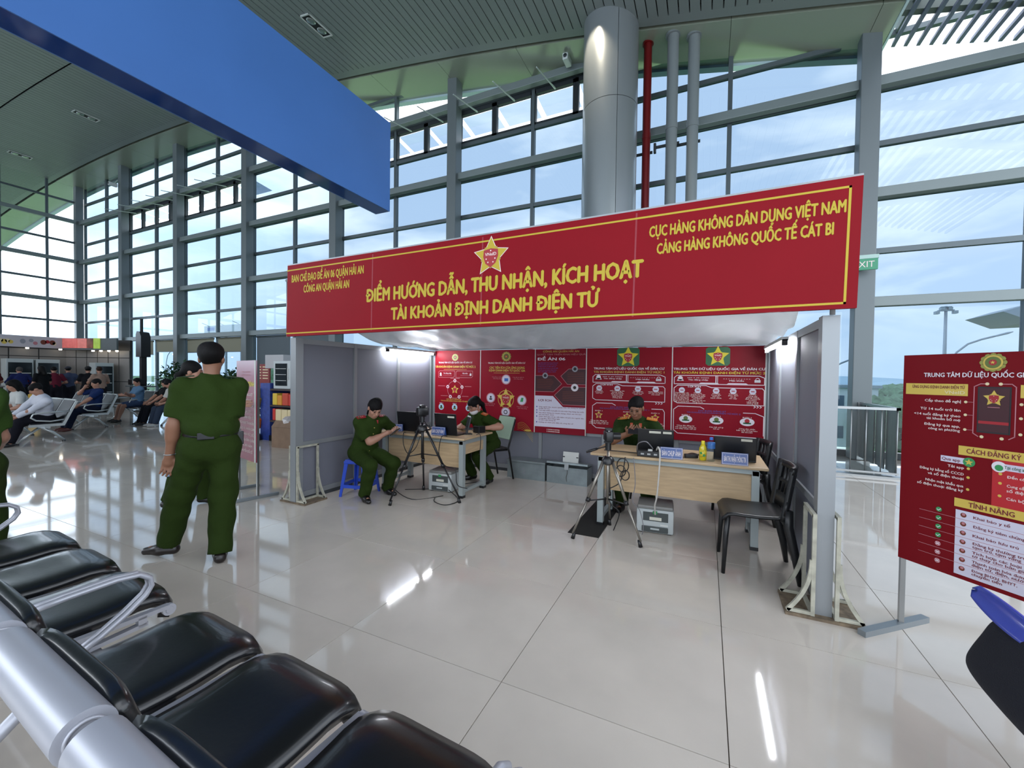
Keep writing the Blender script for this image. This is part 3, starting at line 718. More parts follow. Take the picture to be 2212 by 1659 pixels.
def plants():
    mlf = mat('ficus_leaf','#2a4a2c',rough=.45,var=.3,vscale=5); mp = mat('plant_pot','#3a3430',rough=.6)
    for (x,y,h,r,n,seed,lab) in ((-18.15,8.95,1.75,.72,900,1,'bushy dark green ficus in a pot left of the two talking officers'),(-14.7,8.95,1.6,.6,700,2,'bushy green ficus in a pot right of the standing officer\'s head'),(-21.6,9.2,1.1,.3,70,3,'thin small green plant beside the column behind the speaker pillar')):
        rr = random.Random(seed); t = thing('potted_ficus', lab, 'plant', (x,y,0), 0, 'potted plants')
        MB().lathe([(.14,0),(.2,.02),(.24,.38),(.22,.4),(.2,.36)],20).build('pot', mp, t, True, 40)
        st = MB()
        for k in range(5):
            a = k*1.26; st.tube([(0,0,.3),(.05*math.cos(a),.05*math.sin(a),.7),(r*.5*math.cos(a),r*.5*math.sin(a),h*.8)],[.02,.015,.006],6)
        st.build('stem', mat('stem','#4a3c2c',rough=.8), t, True)
        lf = MB()
        for k in range(n):
            a = rr.random()*6.28; b = math.acos(2*rr.random()-1); q = r*(rr.random()**.4); c = Vector((q*math.sin(b)*math.cos(a), q*math.sin(b)*math.sin(a), h*.62+q*1.1*math.cos(b)))
            M = Matrix.Translation(c) @ Matrix.Rotation(rr.random()*6.28,4,'Z') @ Matrix.Rotation(rr.uniform(-.2,1.2),4,'X')
            l = rr.uniform(.13,.21); w = l*.62
            lf.add([M @ Vector(p) for p in ((0,0,0),(w/2,l*.4,.012),(0,l,-.02),(-w/2,l*.4,.012),(0,l*.45,-.008))],[(0,1,4),(1,2,4),(2,3,4),(3,0,4)])
        o = lf.build('foliage', mlf, t)
    # topiary ball knob on top of the first
plants()

# far row benches -------------------------------------------------
M_wmetal = mat('bench_white_metal','#b4b9b8',rough=.3,metal=.5); M_pad = mat('bench_black_pad','#0c0d10',rough=.32,coat=.3)
def far_bench(x_end, yf, n, lab):
    """row facing -Y; right end at x_end, seats extending to -X"""
    t = thing('airport_bench', lab, 'bench', (x_end,yf,0), 0, 'benches in the waiting hall')
    p = .58; L_ = n*p
    for i in range(n):
        x1 = -i*p-.03; x0 = -(i+1)*p+.03
        MB().box((x0,.02,.40),(x1,.48,.44),bev=.012).build('seat', M_pad if i%2==0 else M_pad, t)
        MB().prism([(.46,.43),(.50,.42),(.70,.86),(.665,.87)], lambda u,v,d:(d,u,v), x0, x1).build('backrest', M_pad, t)
        MB().tube([(x0,.685,.88),(x1,.685,.88)],.022,10).build('top_rail', M_wmetal, t, True)
    for i in range(n+1):
        x = -i*p
        b = MB(); b.prism([(0,.37),(.5,.37),(.70,.86),(.67,.87),(.47,.42),(0,.42)], lambda u,v,d:(d,u,v), x-.02,x+.02); b.build('side_frame', M_wmetal, t)
        if i in (0,n) or i % 2 == 0:
            pts = [(x,.52,.5),(x,.3,.47),(x,.1,.50),(x,.03,.56),(x,.06,.63),(x,.2,.65),(x,.6,.66)]
            MB().tube(pts,.016,8).build('armrest', M_wmetal, t, True)
    MB().box((-L_,.22,.33),(0,.3,.38)).build('beam', M_wmetal, t)
    for x in (-.35,-L_+.35):
        l = MB(); l.tube([(x,.26,.34),(x,.1,.2),(x,-.06,.03)],.025,8); l.tube([(x,.26,.34),(x,.45,.2),(x,.6,.03)],.025,8)
        l.build('leg', M_wmetal, t, True)
        for y in (-.06,.6): MB().lathe([(.03,0),(.03,.025),(.02,.04)],8,(x,y,0)).build('foot', M_black, t)
far_bench(-12.0,3.30,4,'white-framed black bench nearest the standing officers, with the man in the white shirt')
far_bench(-14.1,4.78,4,'white-framed black bench in the middle row, with the man on the phone')
far_bench(-13.3,6.30,6,'white-framed black bench in the furthest row, below the plants')
def snack_shelf():
    t = thing('snack_shelf', 'blue-sided snack shelf with a small white fridge on top, behind the left booth panel', 'shelf', (-8.78,6.05,0))
    mb_ = mat('shelf_blue','#2b3f86',rough=.4,var=.3,vscale=12); mk = mat('shelf_dark','#2c1a18',rough=.6)
    MB().box((-.35,0,.0),(-.02,.55,1.28)).build('side_panel', mb_, t)
    for z in (.05,.42,.76,1.12): MB().box((-.02,0,z),(1.4,.5,z+.04)).build('board', mk, t)
    MB().box((-.02,.5,0),(1.4,.54,1.16)).build('back_panel', mk, t); MB().box((-.02,-.02,0),(1.4,0,.12)).build('kick_board', M_black, t)
    fr = thing('mini_fridge', 'small white glass-front fridge on top of the snack shelf', 'fridge', (-8.5,6.3,1.16))
    MB().box((-.26,-.2,0),(.3,.2,.62),bev=.015).build('cabinet', mat('cooler_white','#b5bcbc',rough=.35), fr); MB().box((-.18,-.21,.07),(.2,-.2,.56)).build('door_glass', mat('cooler_glass','#20262a',rough=.08), fr)
    for q in range(3): MB().box((-.16,-.215,.18+q*.13),(.18,-.205,.19+q*.13)).build('shelf', M_white, fr)
    MB().tube([(.24,-.21,.2),(.24,-.21,.45)],.012,8).build('handle', M_white, fr)
    cols = ['#b8322a','#c8882a','#d0b23c','#b8442e','#8a2a24','#d4c49a','#403634','#5a5450']
    def row(y,z,specs,where,kind):
        x = .05
        for i,(w,h,c) in enumerate(specs):
            o = MB().box((0,0,0),(w-.012,.2,h),bev=.012).build(kind, mat('snk'+c[1:],c,rough=.35)); o.location = (-8.78+x,6.06,z); x += w
            tag(o,'%s, %s from the left on the %s board of the blue snack shelf' % ({'snack_bag':'bright snack bag','carton_pack':'pale carton pack','dark_bag':'dark snack bag'}[kind],ORD[i],where),'snack','snacks on the '+where+' board')
    row(0,.80,[(.16,.26,cols[2]),(.16,.22,cols[1]),(.2,.27,cols[3]),(.18,.25,cols[0]),(.2,.27,cols[1]),(.2,.24,cols[0])],'upper','snack_bag')
    row(0,.46,[(.1,.26,cols[0]),(.2,.25,cols[5]),(.2,.25,cols[5]),(.2,.25,cols[5]),(.22,.25,cols[5])],'middle','carton_pack')
    row(0,.09,[(.15,.28,cols[6]),(.15,.26,cols[7]),(.16,.28,cols[6]),(.2,.24,cols[7]),(.2,.26,cols[4])],'lower','dark_bag')
    # hanging bags on the left of the shelf
    for i,(z,c) in enumerate(((1.05,'#b09a5a'),(.86,'#8a7440'),(.68,'#c0a83c'),(.52,'#9aa03c'),(.38,'#d06a1e'))):
        o = MB().box((-.14,-.05,-.12),(.14,.05,.12),bev=.03).build('hanging_snack_bag', mat('hang%d'%i,c,rough=.35)); o.location = (-9.25+.03*math.sin(i*2),5.98,z); o.rotation_euler = (0,.25*math.sin(i*1.7),.3)
        tag(o,['tan snack bag hanging highest on the blue shelf side','brown snack bag, second from the top on the blue shelf side','yellow snack bag hanging at the middle of the blue shelf side','green snack bag, second lowest on the blue shelf side','orange snack bag hanging lowest above the pink basket'][i],'snack bag','hanging snack bags')
    for i in range(4):
        pass
    t = thing('snack_rack', 'thin wire rack holding the hanging snack bags', 'rack', (-9.25,6.08,0))
    MB().tube([(0,0,.25),(0,0,1.3)],.015,8).build('upright', M_black, t); MB().lathe([(.2,.0),(.2,.02),(.05,.04)],16).build('base', M_black, t); MB().tube([(0,0,.04),(0,0,.3)],.015,8).build('foot_tube', M_black, t)
    b = MB().lathe([(.14,0),(.2,.16),(.21,.17),(.19,.16),(.13,.02)],20).build('pink_basket', mat('pink','#c8687e',rough=.35), None, True, 40); b.location = (-9.25,5.75,.14); tag(b,'pink plastic basket under the hanging snacks','basket')
    bs = MB().box((-.24,-.22,0),(.24,.22,.14)).build('basket_stand', M_blackm); bs.location = (-9.25,5.75,0); tag(bs,'low dark stand under the pink basket','stand')
    # red price board
    t = thing('price_board', 'dark red price board standing behind the left poster stand', 'board', (-9.75,6.5,0))
    MB().box((-.28,0,1.15),(.28,.03,1.72)).build('board', mat('price_red','#7a1a18',rough=.4), t); MB().bar((0,.03,0),(0,.03,1.2),.03).build('post', M_black, t); MB().box((-.2,-.15,0),(.2,.2,.02)).build('base', M_black, t)
    pr = Print((-.28,-.001,1.72),(1,0,0),(0,-1,0),.56,.57)
    for i in range(5): pr.rect('cream',.1,.1+i*.12,.45,.14+i*.12); pr.rect('cream',.55,.1+i*.12,.9,.14+i*.12)
    pr.build(t, PM, {'cream':'lettering'})
    o = MB().box((-.3,-.02,0),(.35,.25,.32)).build('white_carton_sign', mat('sign_board_white','#a7a6a8',rough=.5)); o.location = (-9.3,6.5,1.62); tag(o,'white box sign on top of the goods behind the left poster stand','sign')
    c = thing('cardboard_box', 'brown cardboard box beside the booth left post', 'box', (-7.72,5.75,0), .1)
    MB().box((-.28,-.2,0),(.28,.2,.42)).build('carton', mat('cardboard','#7a6452',rough=.85,var=.1), c)
    for s in (-1,1): MB().box((-.28,-.01,-.003),(.28,.15,.003),Matrix.Translation((0,s*.2,.42)) @ Matrix.Rotation(-s*.9+(math.pi if s>0 else 0),4,'X')).build('flap', mat('cardboard','#7a6452'), c)
    bg = MB().blob((0,0,.1),(.2,.14,.12),2,.2).build('plastic_bag', mat('bag_white','#b9b4b4',rough=.4)); bg.location = (-7.72,5.75,.40); tag(bg,'crumpled white bag on top of the cardboard box','bag')
    lg = MB().box((-.45,0,0),(.45,.04,.28)).build('white_sign', mat('sign_board_white2','#b9bcb0',rough=.5)); lg.location=(-9.6,7.9,2.07); tag(lg,'white sign with a yellow mark seen above the left booth panel','sign')
    MB().tube([(.12,-.005,.13),(.12,-.015,.13)],.08,16).build('yellow_mark', PM['yellow'], lg)
    MB().bar((0,.02,-2.07),(0,.02,0),.04).build('post', M_frame, lg)
snack_shelf()
# ================================================================ BOOTH
M_alu = mat('booth_alu','#8f9396',rough=.38,metal=.35); M_bp = mat('booth_panel','#6e707a',rough=.6,bump=.05,bscale=200); M_tape = mat('alu_dark','#3c4044',rough=.5)
def partition(name, lab, P, Q, nb, inner, mid=.68, top=1.92):
    """P,Q: plan ends; nb bays; inner: unit normal towards the booth"""
    P = Vector((*P,0)); Q = Vector((*Q,0)); t = thing(name, lab, 'partition', P, 0, 'booth partitions'); d = (Q-P)/nb; u = d.normalized(); n = Vector((*inner,0))
    def bx(a, b, z0, z1, th, nm, m):
        mb = MB(); q = [a-n*th/2, b-n*th/2, b+n*th/2, a+n*th/2]
        if (b-a).cross(n).z < 0: q = q[::-1]
        mb.add([v+Vector((0,0,z0)) for v in q]+[v+Vector((0,0,z1)) for v in q], [(0,3,2,1),(4,5,6,7),(0,1,5,4),(1,2,6,5),(2,3,7,6),(3,0,4,7)]); return mb.build(nm, m, t)
    for i in range(nb+1):
        c = d*i; w = .05 if i in (0,nb) else .025
        bx(c-u*w, c+u*w, 0, top, .09 if i in (0,) else .055, 'post', M_alu)
    for i in range(nb):
        a = d*i+u*.03; b = d*(i+1)-u*.03
        for z0,z1 in ((top-.06,top),(mid-.025,mid+.025),(.05,.11)): bx(a,b,z0,z1,.05,'rail',M_alu)
        bx(a,b,.11,mid-.025,.02,'panel',M_bp); bx(a,b,mid+.025,top-.06,.02,'panel',M_bp); bx(a,b,0,.05,.02,'skirting',M_tape)
    return t
PL = partition('booth_partition','grey panelled left side wall of the red banner booth',(-4.32,3.30),(-4.32,5.9),3,(1,0))
PR = partition('booth_partition','grey panelled right side wall of the red banner booth',(.70,3.25),(.70,5.9),3,(-1,0))
PB = partition('booth_partition','grey panelled rear wall of the booth behind the posters',(-4.22,5.93),(.62,5.93),5,(0,-1))

def banner():
    w, h = 5.005, .775; o = Vector((-4.195,3.085,2.691)); ux = Vector((5.011,0,.027)).normalized(); up = Vector((.019,0,1)).normalized()
    t = thing('banner', 'wide red banner with yellow lettering across the front of the booth', 'banner', (-1.7,3.1,1.93))
    off = Vector((1.7,-3.1,-1.93)); o2 = o+off
    mr = mat('banner_red','#820e1a',rough=.5,spec=.1,var=.03,vscale=3)
    mb = MB(); c = [o2-up*h, o2-up*h+ux*w, o2+ux*w, o2]; b = [p+Vector((0,.03,0)) for p in c]
    mb.add(c+b, [(0,1,2,3),(5,4,7,6),(4,0,3,7),(1,5,6,2),(3,2,6,7),(4,5,1,0)]); mb.build('fabric', mr, t)
    ed = MB(); ed.bar(c[3]+Vector((0,.02,.006)), c[2]+Vector((0,.02,.006)), .04, .012); ed.build('top_edge', M_alu, t)
    p = Print(o2,ux,(0,-1,0),w,h,up)
    p.line('gold',[(0,.072),(.988,.072),(.988,.958),(0,.958)],.013)
    for u in (.2458,.4905,.7427): p.line('red_seam',[(u,.03),(u,.97)],.012,k=-.5)
    Y = 'gold'; G = lambda n: 'gold/%d' % n
    p.text(G(1),'BAN CHỈ ĐẠO ĐỀ ÁN 06 QUẬN HẢI AN',.119,.195,width=.208,cap=.098,bold=.05)
    p.text(G(2),'CÔNG AN QUẬN HẢI AN',.119,.355,width=.132,cap=.098,bold=.05)
    p.text(G(3),'ĐIỂM HƯỚNG DẪN, THU NHẬN, KÍCH HOẠT',.493,.535,width=.522,cap=.155,bold=.06)
    p.text(G(4),'TÀI KHOẢN ĐỊNH DANH ĐIỆN TỬ',.494,.787,width=.397,cap=.142,bold=.06)
    p.text(G(5),'CỤC HÀNG KHÔNG DÂN DỤNG VIỆT NAM',.873,.213,width=.223,cap=.094,bold=.055)
    p.text(G(6),'CẢNG HÀNG KHÔNG QUỐC TẾ CÁT BI',.873,.375,width=.201,cap=.092,bold=.055)
    p.star('pale',.507,.245,.0345,.0172,k=1); p.emblem(.507,.245,.032,k=2)
    pm = dict(PM); pm['red_seam'] = mat('banner_seam','#8a1828',rough=.5); pm['gold'] = mat('banner_gold','#b8a238',rough=.5,spec=.2)
    p.build(t, pm, dict(NAMES, gold='border_line', red_seam='seam', pale='emblem_edge', **{'gold/%d'%i:'lettering' for i in range(1,7)}))
banner()

def tarpaulin():
    mt = mat('tarp_white','#e6e6e6',rough=.32,spec=.6,bump=.6,bscale=7,var=.05,vscale=4)
    nt = mt.node_tree; pb = nt.nodes['Principled BSDF']; tl = nt.nodes.new('ShaderNodeBsdfTranslucent'); tl.inputs[0].default_value = (.85,.86,.86,1); ms_ = nt.nodes.new('ShaderNodeMixShader'); ms_.inputs[0].default_value = .6
    om = [n for n in nt.nodes if n.type == 'OUTPUT_MATERIAL'][0]; nt.links.new(pb.outputs[0],ms_.inputs[1]); nt.links.new(tl.outputs[0],ms_.inputs[2]); nt.links.new(ms_.outputs[0],om.inputs[0])
    t = thing('tarpaulin_roof', 'white tarpaulin roof sloping over the booth', 'tarpaulin', (-1.8,5.9,1.9))
    nx, ny = 120, 40; vs = []; fs = []
    for j in range(ny+1):
        v = j/ny; y = 5.88-2.72*v
        xl = -4.28+.0*v+.30*max(0,v-.55)/.45; xr = .66-.06*v-.18*max(0,v-.8)/.2; 
        for i in range(nx+1):
            u = i/nx; x = xl+(xr-xl)*u
            z = 1.935+.62*v**1.15
            e = min(u,1-u)*8; s = min(1,e); edge = 1.935+.62*max(0,v-.45)**1.0*1.1 if u < .5 else 1.935+.62*max(0,v-.72)*1.9
            z = edge*(1-s)**2+z*(1-(1-s)**2)
            z += .014*math.sin(9*u+5*v)+.012*math.sin(23*u-11*v+2*math.sin(7*v))+.009*math.sin(57*u+9*v+3*math.sin(5*u))*(1-.5*v)+.006*math.sin(95*u-30*v)
            if j == 0: z = 1.93
            vs.append((x+1.8,y-5.9,z-1.9))
    for j in range(ny):
        for i in range(nx):
            a = j*(nx+1)+i; fs.append((a,a+1,a+nx+2,a+nx+1))
    o = MB().add(vs,fs).build('sheet', mt, t, True); m = o.modifiers.new('thick','SOLIDIFY'); m.thickness = .004
    MB().tube([(-2.54,-2.72,.66),(2.52,-2.72,.66)],.018,8).build('ridge_pole', M_alu, t, True)
    for x in (-2.52,2.5): MB().tube([(x,-2.72,.02),(x,-2.72,.67)],.015,8).build('prop', M_alu, t, True)
tarpaulin()

def tube_lamp(A, B, lab):
    A = Vector(A); B = Vector(B); t = thing('fluorescent_lamp', lab, 'lamp', A, 0, 'booth tube lamps'); d = B-A; u = d.normalized()
    MB().bar(Vector((0,0,.035)), d+Vector((0,0,.035)), .05, .03).build('batten', mat('lamp_batten','#b0b4b4',rough=.4), t)
    MB().tube([u*.04, d-u*.04], .014, 12).build('tube', mat('tube_glow','#ffffff',emit='#f4f8ff',estr=55.0), t, True)
    for p in (u*.02, d-u*.02): MB().box((p.x-.02,p.y-.02,-.022),(p.x+.02,p.y+.02,.03)).build('end_cap', M_black, t)
tube_lamp((-4.22,4.68,1.865),(-4.22,5.84,1.865),'lit white fluorescent tube on top of the left booth wall')
tube_lamp((.60,4.2,1.83),(.60,5.4,1.83),'lit white fluorescent tube on top of the right booth wall')

def foot_stand(cx, y0, lab):
    """painted steel stand clamping the front end of a side wall"""
    t = thing('partition_stand', lab, 'stand', (cx,y0,0), 0, 'partition stands'); m = mat('stand_paint','#a5a394',rough=.6,var=.25,vscale=14); mr = mat('stand_rust','#6b5d4c',rough=.85,var=.45,vscale=18)
    MB().box((-.21,-.005,0),(.21,.31,.018)).build('base_plate', mr, t)
    for s in (-1,1):
        f = MB(); x = s*.062
        for y in (.02,.29): f.bar((x,y,.018),(x,y,.66),.022)
        f.bar((x,.01,.655),(x,.30,.655),.022); f.bar((x,.03,.03),(x,.28,.03),.022); f.build('side_frame', m, t)
        for y in (.02,.29):
            pts = [(s*(.072+.125*(k/8)**2.0), y, .37-.345*(k/8)**.9) for k in range(9)]
            g = MB()
            for a,b in zip(pts[:-1],pts[1:]): g.bar(a,b,.022,.02,up=(0,1,0))
            g.build('curved_brace', m, t)
            MB().bar((s*.07,y,.03),(s*.2,y,.03),.02).build('foot_bar', m, t)
foot_stand(-4.32,3.245,'off-white steel stand with curved braces at the foot of the left booth wall')
foot_stand(.70,3.155,'rusty off-white steel stand with curved braces at the foot of the right booth wall')

# ---------------------------------------------------------------- posters on the rear wall
def poster_sheet(name, lab, x0, x1, z0, z1, col='#821422', y=5.86):
    t = thing(name, lab, 'poster', ((x0+x1)/2,y,z0), 0, 'posters on the booth rear wall')
    m = mat('poster_red_'+col[1:], col, rough=.42, spec=.1, bump=.04, bscale=5)
    w = x1-x0; h = z1-z0
    MB().box((-w/2,0,0),(w/2,.008,h)).build('sheet', m, t)
    e = MB(); e.box((w/2-.012,-.004,0),(w/2,.0,h)); e.build('border_strip', M_white, t)
    return t, Print((-w/2,-.0005,h),(1,0,0),(0,-1,0),w,h)
NM = dict(NAMES, white='lettering', gold='gold_print')
def poster1():
    t,p = poster_sheet('wall_poster','red glossy poster with a small five-icon ring, leftmost on the booth rear wall',-4.21,-3.315,.66,1.925)
    p.crest(.45,.09,.07); p.text('white','TRUNG TÂM DỮ LIỆU QUỐC GIA VỀ DÂN CƯ',.45,.158,width=.74,cap=.018)
    p.text('gold','TÀI KHOẢN ĐỊNH DANH ĐIỆN TỬ MỨC 2',.45,.213,width=.88,cap=.026,bold=.03); p.line('gold',[(.2,.25),(.7,.25)],.004)
    for u in (.08,.47):
        p.line('rose',[(u,.285),(u+.03,.268),(u+.36,.268),(u+.36,.34),(u+.33,.355),(u,.355)],.006,closed=True); p.text('white','Tên đăng nhập' if u < .2 else 'Mật khẩu',u+.2,.30,cap=.014); p.rect('rose',u+.1,.325,u+.3,.328)
    p.ell('white',.13,.305,.02,k=1); p.poly('white',[(.105,.335),(.155,.335),(.145,.315),(.115,.315)],1)
    p.rect('white',.77,.305,.805,.33,1); p.ring('white',.787,.303,.014,.004,1)
    p.ring('rose',.45,.515,.165,.008); p.emblem(.45,.515,.085,txt=False,k=1)
    for i in range(5):
        a = math.radians(-90+72*i); u = .45+.165*math.cos(a); v = .515+.165*p.w/p.h*math.sin(a); p.ell('white',u,v,.031,k=2); p.ell('shield',u,v,.014,k=3)
        p.rect('rose',u+(.06 if i in (1,2) else -.22 if i in (3,4) else -.1),v-(.012 if i else .035),u+(.2 if i in (1,2) else -.06 if i in (3,4) else .1),v-(.006 if i else .029))
    p.text('gold','CÁC BƯỚC ĐĂNG KÝ',.43,.645,width=.33,cap=.014); p.text('gold','TÀI KHOẢN ĐỊNH DANH ĐIỆN TỬ MỨC 2',.45,.668,width=.62,cap=.014)
    for i in range(3): u = .15+i*.30; p.text('white','Bước %d'%(i+1),u,.70,cap=.013); p.ell('sky',u,.75,.06,k=1); p.ell('black',u,.742,.02,k=2); p.rect('olive_dark',u-.03,.755,u+.03,.775,2)
    p.build(t,PM,NM)
def poster2():
    t,p = poster_sheet('wall_poster','red poster with a big gold star and round icons, second from the left',-3.315,-2.36,.66,1.925,'#861828')
    p.crest(.48,.085,.085); p.text('pale','TRUNG TÂM DỮ LIỆU QUỐC GIA VỀ DÂN CƯ',.48,.165,width=.68,cap=.018)
    p.text('gold','CÁC TIỆN ÍCH CỦA ỨNG DỤNG',.49,.223,width=.64,cap=.026,bold=.03); p.text('gold','ĐỊNH DANH ĐIỆN TỬ QUỐC GIA',.49,.258,width=.66,cap=.026,bold=.03); p.line('gold',[(.25,.29),(.72,.29)],.004)
    for u,v,c in ((.48,.37,'bluec'),(.2,.605,'black'),(.77,.62,'green2'),(.48,.775,'black')):
        p.ell('rose',u,v,.085,k=1); p.ell('panel',u,v,.07,k=2)
        if c == 'bluec': p.rect('bluec',u-.03,v-.015,u+.04,v+.022,3)
        elif (u,v) == (.48,.775): p.ring('black',u,v,.035,.012,3)
        elif c == 'black': p.ell('black',u,v-.012,.017,k=3); p.rect('black',u-.025,v+.005,u+.025,v+.025,3)
        else: p.poly('green2',[(u-.03,v+.02),(u-.01,v-.03),(u+.03,v-.03),(u+.02,v+.02)],3)
    p.emblem(.48,.61,.17,ring=True,k=1)
    for u,v in ((.22,.34),(.6,.34),(.08,.68),(.68,.70),(.36,.85)):
        p.text('rose','Cung cấp các tiện ích',u+.1,v,width=.2,cap=.010); p.text('rose','trên ứng dụng',u+.1,v+.02,width=.16,cap=.010)
    for k in range(5): p.line('gold',[(.70+.03*i,.99-.10*math.sin(.9+i*.28+k*.06)+.02*k) for i in range(10)],.003)
    p.ell('gold',.88,.985,.06,ry=.012)
    p.build(t,PM,NM)
def poster3():
    t,p = poster_sheet('wall_poster','red and lilac poster headed DE AN 06 with dark hexagon boxes',-2.36,-1.565,.66,1.925,'#7c1626')
    p.text('gold','CÔNG AN QUẬN HẢI AN',.5,.03,width=.70,cap=.022,bold=.0); p.text('rose','QUYẾT TÂM TRIỂN KHAI HIỆU QUẢ',.5,.066,width=.95,cap=.017,bold=.0)
    p.text('white','ĐỀ ÁN 06',.04,.118,width=.55,cap=.032,align='l',bold=.03)
    for i in range(6): p.text('blue',['Ngày 06/01/2022 Thủ tướng Chính phủ','phê duyệt Đề án phát triển ứng dụng','dữ liệu về dân cư, định danh và','xác thực điện tử phục vụ chuyển đổi','số quốc gia giai đoạn 2022-2025,','tầm nhìn đến năm 2030'][i],.05,.165+.021*i,width=.4-.02*(i%3),cap=.011,align='l')
    for pts in ([(0,.315),(.37,.315),(.53,.41),(.37,.505),(0,.505)],[(1,.235),(.66,.235),(.51,.32),(.64,.415),(1,.415)],[(1,.445),(.56,.445),(.39,.545),(.56,.655),(1,.655)]):
        p.poly('darkmaroon',pts,.3); p.line('rose',pts,.006,k=1)
    for u,v in ((.2,.315),(.78,.235),(.78,.45)): p.ell('grey' if v != .45 else 'white',u,v,.07 if v == .45 else .055,k=2); p.ell('black',u,v,.03,k=3)
    for i in range(6): p.rect('brown',.04,.36+i*.02,.34+.03*math.sin(i),.364+i*.02,1); p.rect('brown',.64,.28+i*.02,.95,.284+i*.02,1); p.rect('brown',.55,.50+i*.02,.95,.504+i*.02,1)
    p.poly('panel',[(0,.555),(.36,.555),(.56,.68),(.99,.68),(.99,.925),(0,.925)],1.2)
    p.text('text_red','LỢI ÍCH',.07,.61,width=.26,cap=.022,align='l',bold=.03,k=2)
    rows = [.688,.708,.73,.758,.78,.803,.825,.845,.872]
    tx = ['Giúp người dân, doanh nghiệp tiếp cận thông tin nhanh','thuận lợi hơn','Tích hợp nhiều loại giấy tờ trên một ứng dụng duy nhất','Xác thực thông tin nhanh chóng, chính xác khi làm','thủ tục hành chính','Giảm thời gian đi lại, tiết kiệm chi phí cho người dân','trong giao dịch hằng ngày','và bảo mật thông tin','Hướng tới chính phủ điện tử, công dân số']
    for i,(v,s) in enumerate(zip(rows,tx)): p.text('text_red',s,.08,v,width=min(.88,.017*len(s)),cap=.011,align='l',k=2)
    for v in (.688,.73,.758,.803,.872): p.ell('blue',.04,v,.012,k=2)
    p.text('pale','19001096',.25,.955,width=.25,cap=.013,align='l'); p.text('pale','19000368',.25,.978,width=.25,cap=.013,align='l')
    p.build(t,PM,NM)
def vneid_poster(lab, x0, x1, z0, mark, n):
    t,p = poster_sheet('wall_poster',lab,x0,x1,z0,1.925,'#821422'); a = p.w/p.h
    p.poly('green',[(.5+.13*sx*cx,.105+.13*a*sy*cy*.85) for sx,sy,cx,cy in ((-1,-1,.8,1),(1,-1,.8,1),(1,-1,1,.8),(1,1,1,.8),(1,1,.8,1),(-1,1,.8,1),(-1,1,1,.8),(-1,-1,1,.8))],.5)
    p.star('yellow',.5,.105,.125,.06,k=1.2); p.emblem(.5,.105,.11,gold='yellow',k=2)
    p.text('white','TRUNG TÂM DỮ LIỆU QUỐC GIA VỀ DÂN CƯ',.5,.235,width=.82 if n == 4 else .98,cap=.022,bold=.03); p.text('gold' if n == 4 else 'yellow','TÀI KHOẢN ĐỊNH DANH ĐIỆN TỬ '+mark,.5,.275,width=.82 if n == 4 else .98,cap=.022,bold=.02)
    l,r = (.08,.92) if n == 4 else (.02,.985)
    p.line('white',[(l+.03,.305),(r-.05,.305),(r,.325),(r,.395),(l,.395),(l,.33)],.008,closed=True); p.rect('white',.48,.307,.49,.393,1); p.rect('white',.5,.307,.506,.393,1)
    p.ell('white',l+.07,.335,.028,k=1); p.poly('white',[(l+.03,.362),(l+.11,.362),(l+.1,.345),(l+.04,.345)],1); p.text('white','*** * ** *****',(l+.5)/2+.03,.332,width=.24,cap=.012); p.text('white','Tên đăng nhập',(l+.5)/2+.03,.35,width=.22,cap=.013)
    p.text('white','* * * * * * * * * * *',(r+.5)/2-.04,.338,width=.28,cap=.008); p.text('white','Mật khẩu',(r+.5)/2-.04,.355,width=.15,cap=.013); p.rect('white',r-.1,.345,r-.04,.37,1); p.ring('white',r-.07,.343,.022,.006,1)
    for q in (.30,.60): p.poly('white',[(q,.39),(q+.02,.38),(q+.2,.38),(q+.22,.39)],1)
    p.line('white',[(l+.04,.41),(.38,.41),(.44,.43),(r-.02,.43),(r,.45),(r,.60),(l+.04,.60),(l,.58),(l,.44)],.008,closed=True)
    p.text('white','LỢI ÍCH',.25,.423,width=.14,cap=.014,bold=.03)
    cols = [.16,.38,.62,.82] if n == 4 else [.11,.29,.49,.67,.87]
    body = [['Sử dụng','trong làm','thủ tục'],['Hỗ trợ công tác','phòng chống','dịch Covid-19','và khám chữa','bệnh phòng','chống dịch'],['Thanh toán','các dịch vụ','tiện ích'],['Nhận thông báo','từ các cơ quan','nhà nước']] if n == 4 else [['Thanh toán các','dịch vụ tiện ích','điện tử, hành chính','công thông tin','trong ứng dụng','thay thế cho các','giấy tờ chứng thực'],['Tích hợp','thông tin trên','nhiều loại giấy','tờ khác nhau','như BHYT,','giấy phép lái xe','đăng ký xe','nhận tin'],['Sử dụng','trong làm','thủ tục','hành chính'],['Xác thực','giao dịch','từ xa','tin cậy'],['Hỗ trợ','công tác','phòng chống','dịch Covid-19','và khám','bệnh phòng','chống dịch']]
    for u,ls in zip(cols,body):
        p.ell('panel',u,.462,.035,k=1); p.rect('shield',u-.018,.457,u+.018,.466,2)
        for i,s in enumerate(ls): p.text('pale',s,u,.49+.0155*i,width=min(.17,.0115*len(s)),cap=.0095)
    for q in range(3): p.line('white',[(r-.1+.03*q,.605),(r-.085+.03*q,.615),(r-.1+.03*q,.625)],.007)
    p.line('white',[(.36,.655),(.32,.635),(l+.05,.635),(l,.67),(l,.89),(l+.05,.925),(r-.02,.925)],.008); p.line('white',[(.78,.68),(.9,.68),(r,.71),(r,.9)],.008)
    p.text('blue','CÁC BƯỚC ĐĂNG KÝ',.45,.675,width=.3,cap=.014); p.text('blue','TÀI KHOẢN ĐỊNH DANH ĐIỆN TỬ '+mark,.46,.695,width=.58,cap=.013)
